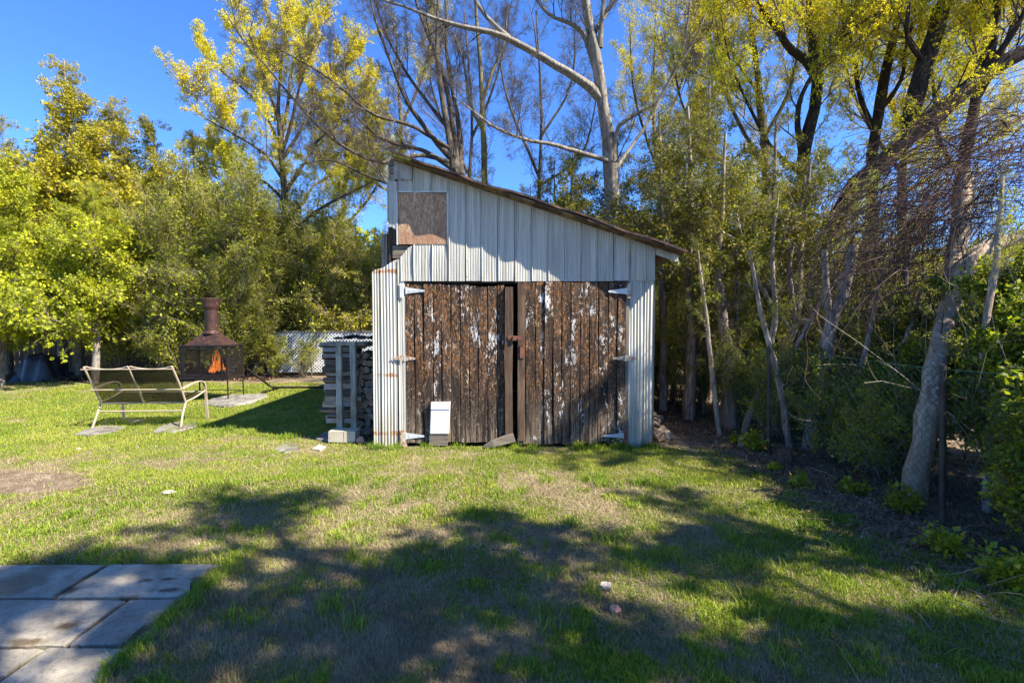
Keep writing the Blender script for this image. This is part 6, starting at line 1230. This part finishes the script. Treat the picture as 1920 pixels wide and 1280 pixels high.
# denser tufts along the foot of the shed, patio edge and slabs
def edge_tufts(pts, n, spread, h, label, mat='grass', name='grass_tuft'):
    P = np.array(pts)[rng.integers(0, len(pts), n)]+np.concatenate([rng.normal(0, spread, (n, 2)), np.zeros((n, 1))], 1); P[:, 2] = gheight(P[:, 0], P[:, 1])-0.003
    keep = ~((P[:, 0] > X(699)) & (P[:, 0] < X(1228)) & (P[:, 1] > YS-0.03)) & ~inside_patio(P[:, 0]+0.03, P[:, 1]+0.03); P = P[keep]; n = len(P)
    a = rng.uniform(0, 6.28, n); S = np.stack([np.cos(a), np.sin(a), 0*a], -1)*0.0026; L_ = rng.normal(0, 0.35, (n, 3)); L_[:, 2] = 1; H = h*rng.uniform(0.4, 1.3, n)
    Mid = P+L_*[0.5, 0.5, 0.6]*H[:, None]; Tp = P+L_*[1.4, 1.4, 1]*H[:, None]
    V = np.stack([P-S, P+S, Mid+S*0.7, Mid-S*0.7, Tp], 1).reshape(-1, 3); i = np.arange(n)*5
    F = np.concatenate([np.stack([i, i+1, i+2], -1), np.stack([i, i+2, i+3], -1), np.stack([i+3, i+2, i+4], -1)])
    return tag(obj(name, V, F, M[mat]), label, 'grass', kind='stuff')
ft = [G(p, 841) for p in (702, 712, 735, 745, 800, 860, 930, 965, 1000, 1085, 1090, 1115, 1120, 1160, 1170, 1175, 1215, 1220, 1225)]
edge_tufts(ft, 2600, 0.045, 0.075, 'longer grass tufts growing along the foot of the shed')
pe = [np.array([-1.74+0.03*math.sin(y*19), y, 0]) for y in np.linspace(1.75, 2.9, 22)]+[np.array([x, 2.93, 0]) for x in np.linspace(-2.2, -1.75, 4)]+[np.array([x, 2.93, 0]) for x in (-2.44, -2.5, -2.42)]
edge_tufts(pe, 4500, 0.05, 0.06, 'grass overhanging the edge of the patio slabs')
jt = [np.array([-2.46, y, 0]) for y in np.linspace(2.6, 2.88, 4)]+[np.array([-2.05, y, 0]) for y in (2.2, 2.3, 2.48)]+[np.array([x, 2.535, 0]) for x in (-2.9, -2.6, -1.95, -1.85)]+[np.array([x, 2.15, 0]) for x in (-2.7, -1.9, -1.8)]
_ip = inside_patio; inside_patio = lambda x, y: x > 99
edge_tufts(jt, 700, 0.012, 0.022, 'tiny grass and moss growing in the joints of the patio slabs'); inside_patio = _ip
edge_tufts([G(*p) for p in ((225, 794), (330, 790), (345, 797), (370, 797), (395, 800), (430, 806), (470, 812), (540, 822))], 1600, 0.06, 0.07, 'tall grass around the bench legs')
tf = [np.array([rng.uniform(-2.0, 2.6), rng.uniform(1.8, 4.6), 0]) for _ in range(75)]
edge_tufts(tf, 7500, 0.045, 0.065, 'scattered coarse grass tufts in the near lawn')
# leaf litter and twigs under the thicket and on the path
n = 15000; y = rng.uniform(1.8, 10.5, n); x = 2.35-0.1*(y-5)+rng.gamma(2.0, 0.45, n)-0.25; x = np.where(y > 5.7, np.maximum(x, 1.75), x)
V, F = leaves(np.stack([x, y, gheight(x, y)+rng.uniform(0.002, 0.02, n)], -1), np.zeros((n, 3)), 0.035, 0.6, 3.0, 0); tag(obj('leaf_litter', V, F, M['litter']), 'brown dead leaves littering the soil along the thicket', 'leaf litter', kind='stuff')
n = 5200; y = rng.uniform(1.8, 8, n); x = rng.uniform(-0.95, 0.62, n)*y; k = ~inside_patio(x, y) & ~((x > X(699)) & (y > YS-0.05)); x, y = x[k], y[k]; n = len(x)
V, F = leaves(np.stack([x, y, gheight(x, y)+0.01], -1), np.zeros((n, 3)), 0.016, 0.5, 2.0, 0); tag(obj('leaf_crumbs', V, F, M['litter']), 'small crumbs of dead leaf scattered on the lawn', 'leaf litter', kind='stuff')
n = 12000; x = rng.uniform(-14, -6.0, n); y = 11.7+rng.gamma(2, 0.3, n); V, F = leaves(np.stack([x, y, gheight(x, y)+0.01], -1), np.zeros((n, 3)), 0.07, 0.6, 2.0, 0); tag(obj('leaf_litter', V, F, M['litter']), 'tan dead leaves on the bare ground before the left hedge', 'leaf litter', kind='stuff')
n = 420; x = rng.uniform(2.0, 3.4, n); y = rng.uniform(1.9, 7.5, n); A = np.stack([x, y, gheight(x, y)+0.012], -1); a = rng.uniform(0, 6.28, n)
P, R = grow(A, np.stack([np.cos(a), np.sin(a), 0.05*np.ones(n)], -1), rng.uniform(0.06, 0.4, n), rng.uniform(0.0012, 0.0035, n), 6, 0.14, -0.0); P[:, :, 2] = np.clip(P[:, :, 2], 0.008, 0.06)
V, F = tubes(P, R, 3); tag(obj('fallen_twigs', V, F, M['twig_tan']), 'fallen twigs strewn along the edge of the thicket', 'twigs', kind='stuff')
# long dry stems arching into the lower right corner
c0 = W(1925, 1040, 2.9); P = []
for p in (((1925, 1045), (1870, 1040), (1820, 1060), (1780, 1140)), ((1925, 1050), (1850, 1060), (1790, 1075), (1740, 1078)), ((1925, 1055), (1880, 1045), (1850, 1050), (1810, 1058)), ((1925, 1075), (1890, 1085), (1850, 1098), (1830, 1110)), ((1925, 1140), (1890, 1120), (1870, 1112), (1850, 1120)), ((1925, 1115), (1880, 1110), (1850, 1115), (1820, 1130)), ((1590, 1210), (1560, 1180), (1545, 1165), (1500, 1200)), ((1620, 1290), (1590, 1240), (1560, 1200), (1510, 1205))):
    q = [G(a, b)*[1, 1, 0]+[0, 0, 0] for a, b in p]; q = [G(a, b)+np.array([0, 0, 0]) for a, b in p]
    hh = (0.16, 0.13, 0.07, 0.015) if p[0][0] > 1900 else (0.01, 0.03, 0.03, 0.01)
    q = [v*(1-h/CAM_H)+np.array([0, 0, h]) for v, h in zip(q, hh)]; P.append(resample(q, [0.002, 0.0018, 0.0014, 0.0009], 14))
V, F = tubes(np.array([a for a, b in P]), np.array([b for a, b in P]), 5); tag(obj('dry_stems', V, F, M['straw']), 'long dry grass stems arching out of the thicket at the lower right corner', 'dry stems', kind='stuff')
# small leafy weeds
def weed(label, p, h, r, mat='leaf_bright', n=260, size=0.045):
    c = G(*p); t = thing('weed', label, 'weed', c); k = 14; a = rng.uniform(0, 6.28, k); P, R = grow(np.tile(c, (k, 1)), np.stack([np.cos(a)*r/h, np.sin(a)*r/h, np.ones(k)], -1), rng.uniform(0.6, 1.1, k)*h, np.full(k, 0.003), 5, 0.15, 0.02)
    V, F = tubes(P, R, 3); obj('stems', V, F, M['twig_tan'], t); Cn, T_ = on_paths(P, n//k, 0.25, 0.03); Cn[:, 2] = np.maximum(Cn[:, 2], 0.01); V, F = leaves(Cn, T_, size, 0.65, 1.2); obj('leaves', V, F, M[mat], t)
weed('bright green weed at the right edge near the bottom corner', (1890, 1105), 0.22, 0.16, n=500)
weed('bright leafy weed at the foot of the wire left of the corner weed', (1765, 1040), 0.16, 0.13, n=320)
weed('small green weed between the path and the fence', (1500, 915), 0.12, 0.13, n=220)
weed('leafy weed clump left of the first fence post', (1415, 845), 0.22, 0.14, n=420)
weed('low green weed by the dirt path', (1380, 832), 0.08, 0.10, n=140)
weed('weed patch under the thick leaning trunk', (1600, 925), 0.12, 0.16, n=260)
weed('leafy weed under the rusty fence post', (1690, 960), 0.20, 0.14, n=320)
weed('flat rosette weed near the stump', (1455, 880), 0.05, 0.08, n=120)
weed('weed growing at the right corner of the shed', (1160, 838), 0.09, 0.05, n=110, size=0.03)
weed('low spiky weed at the foot of the right door', (1085, 842), 0.07, 0.06, n=110, size=0.03)
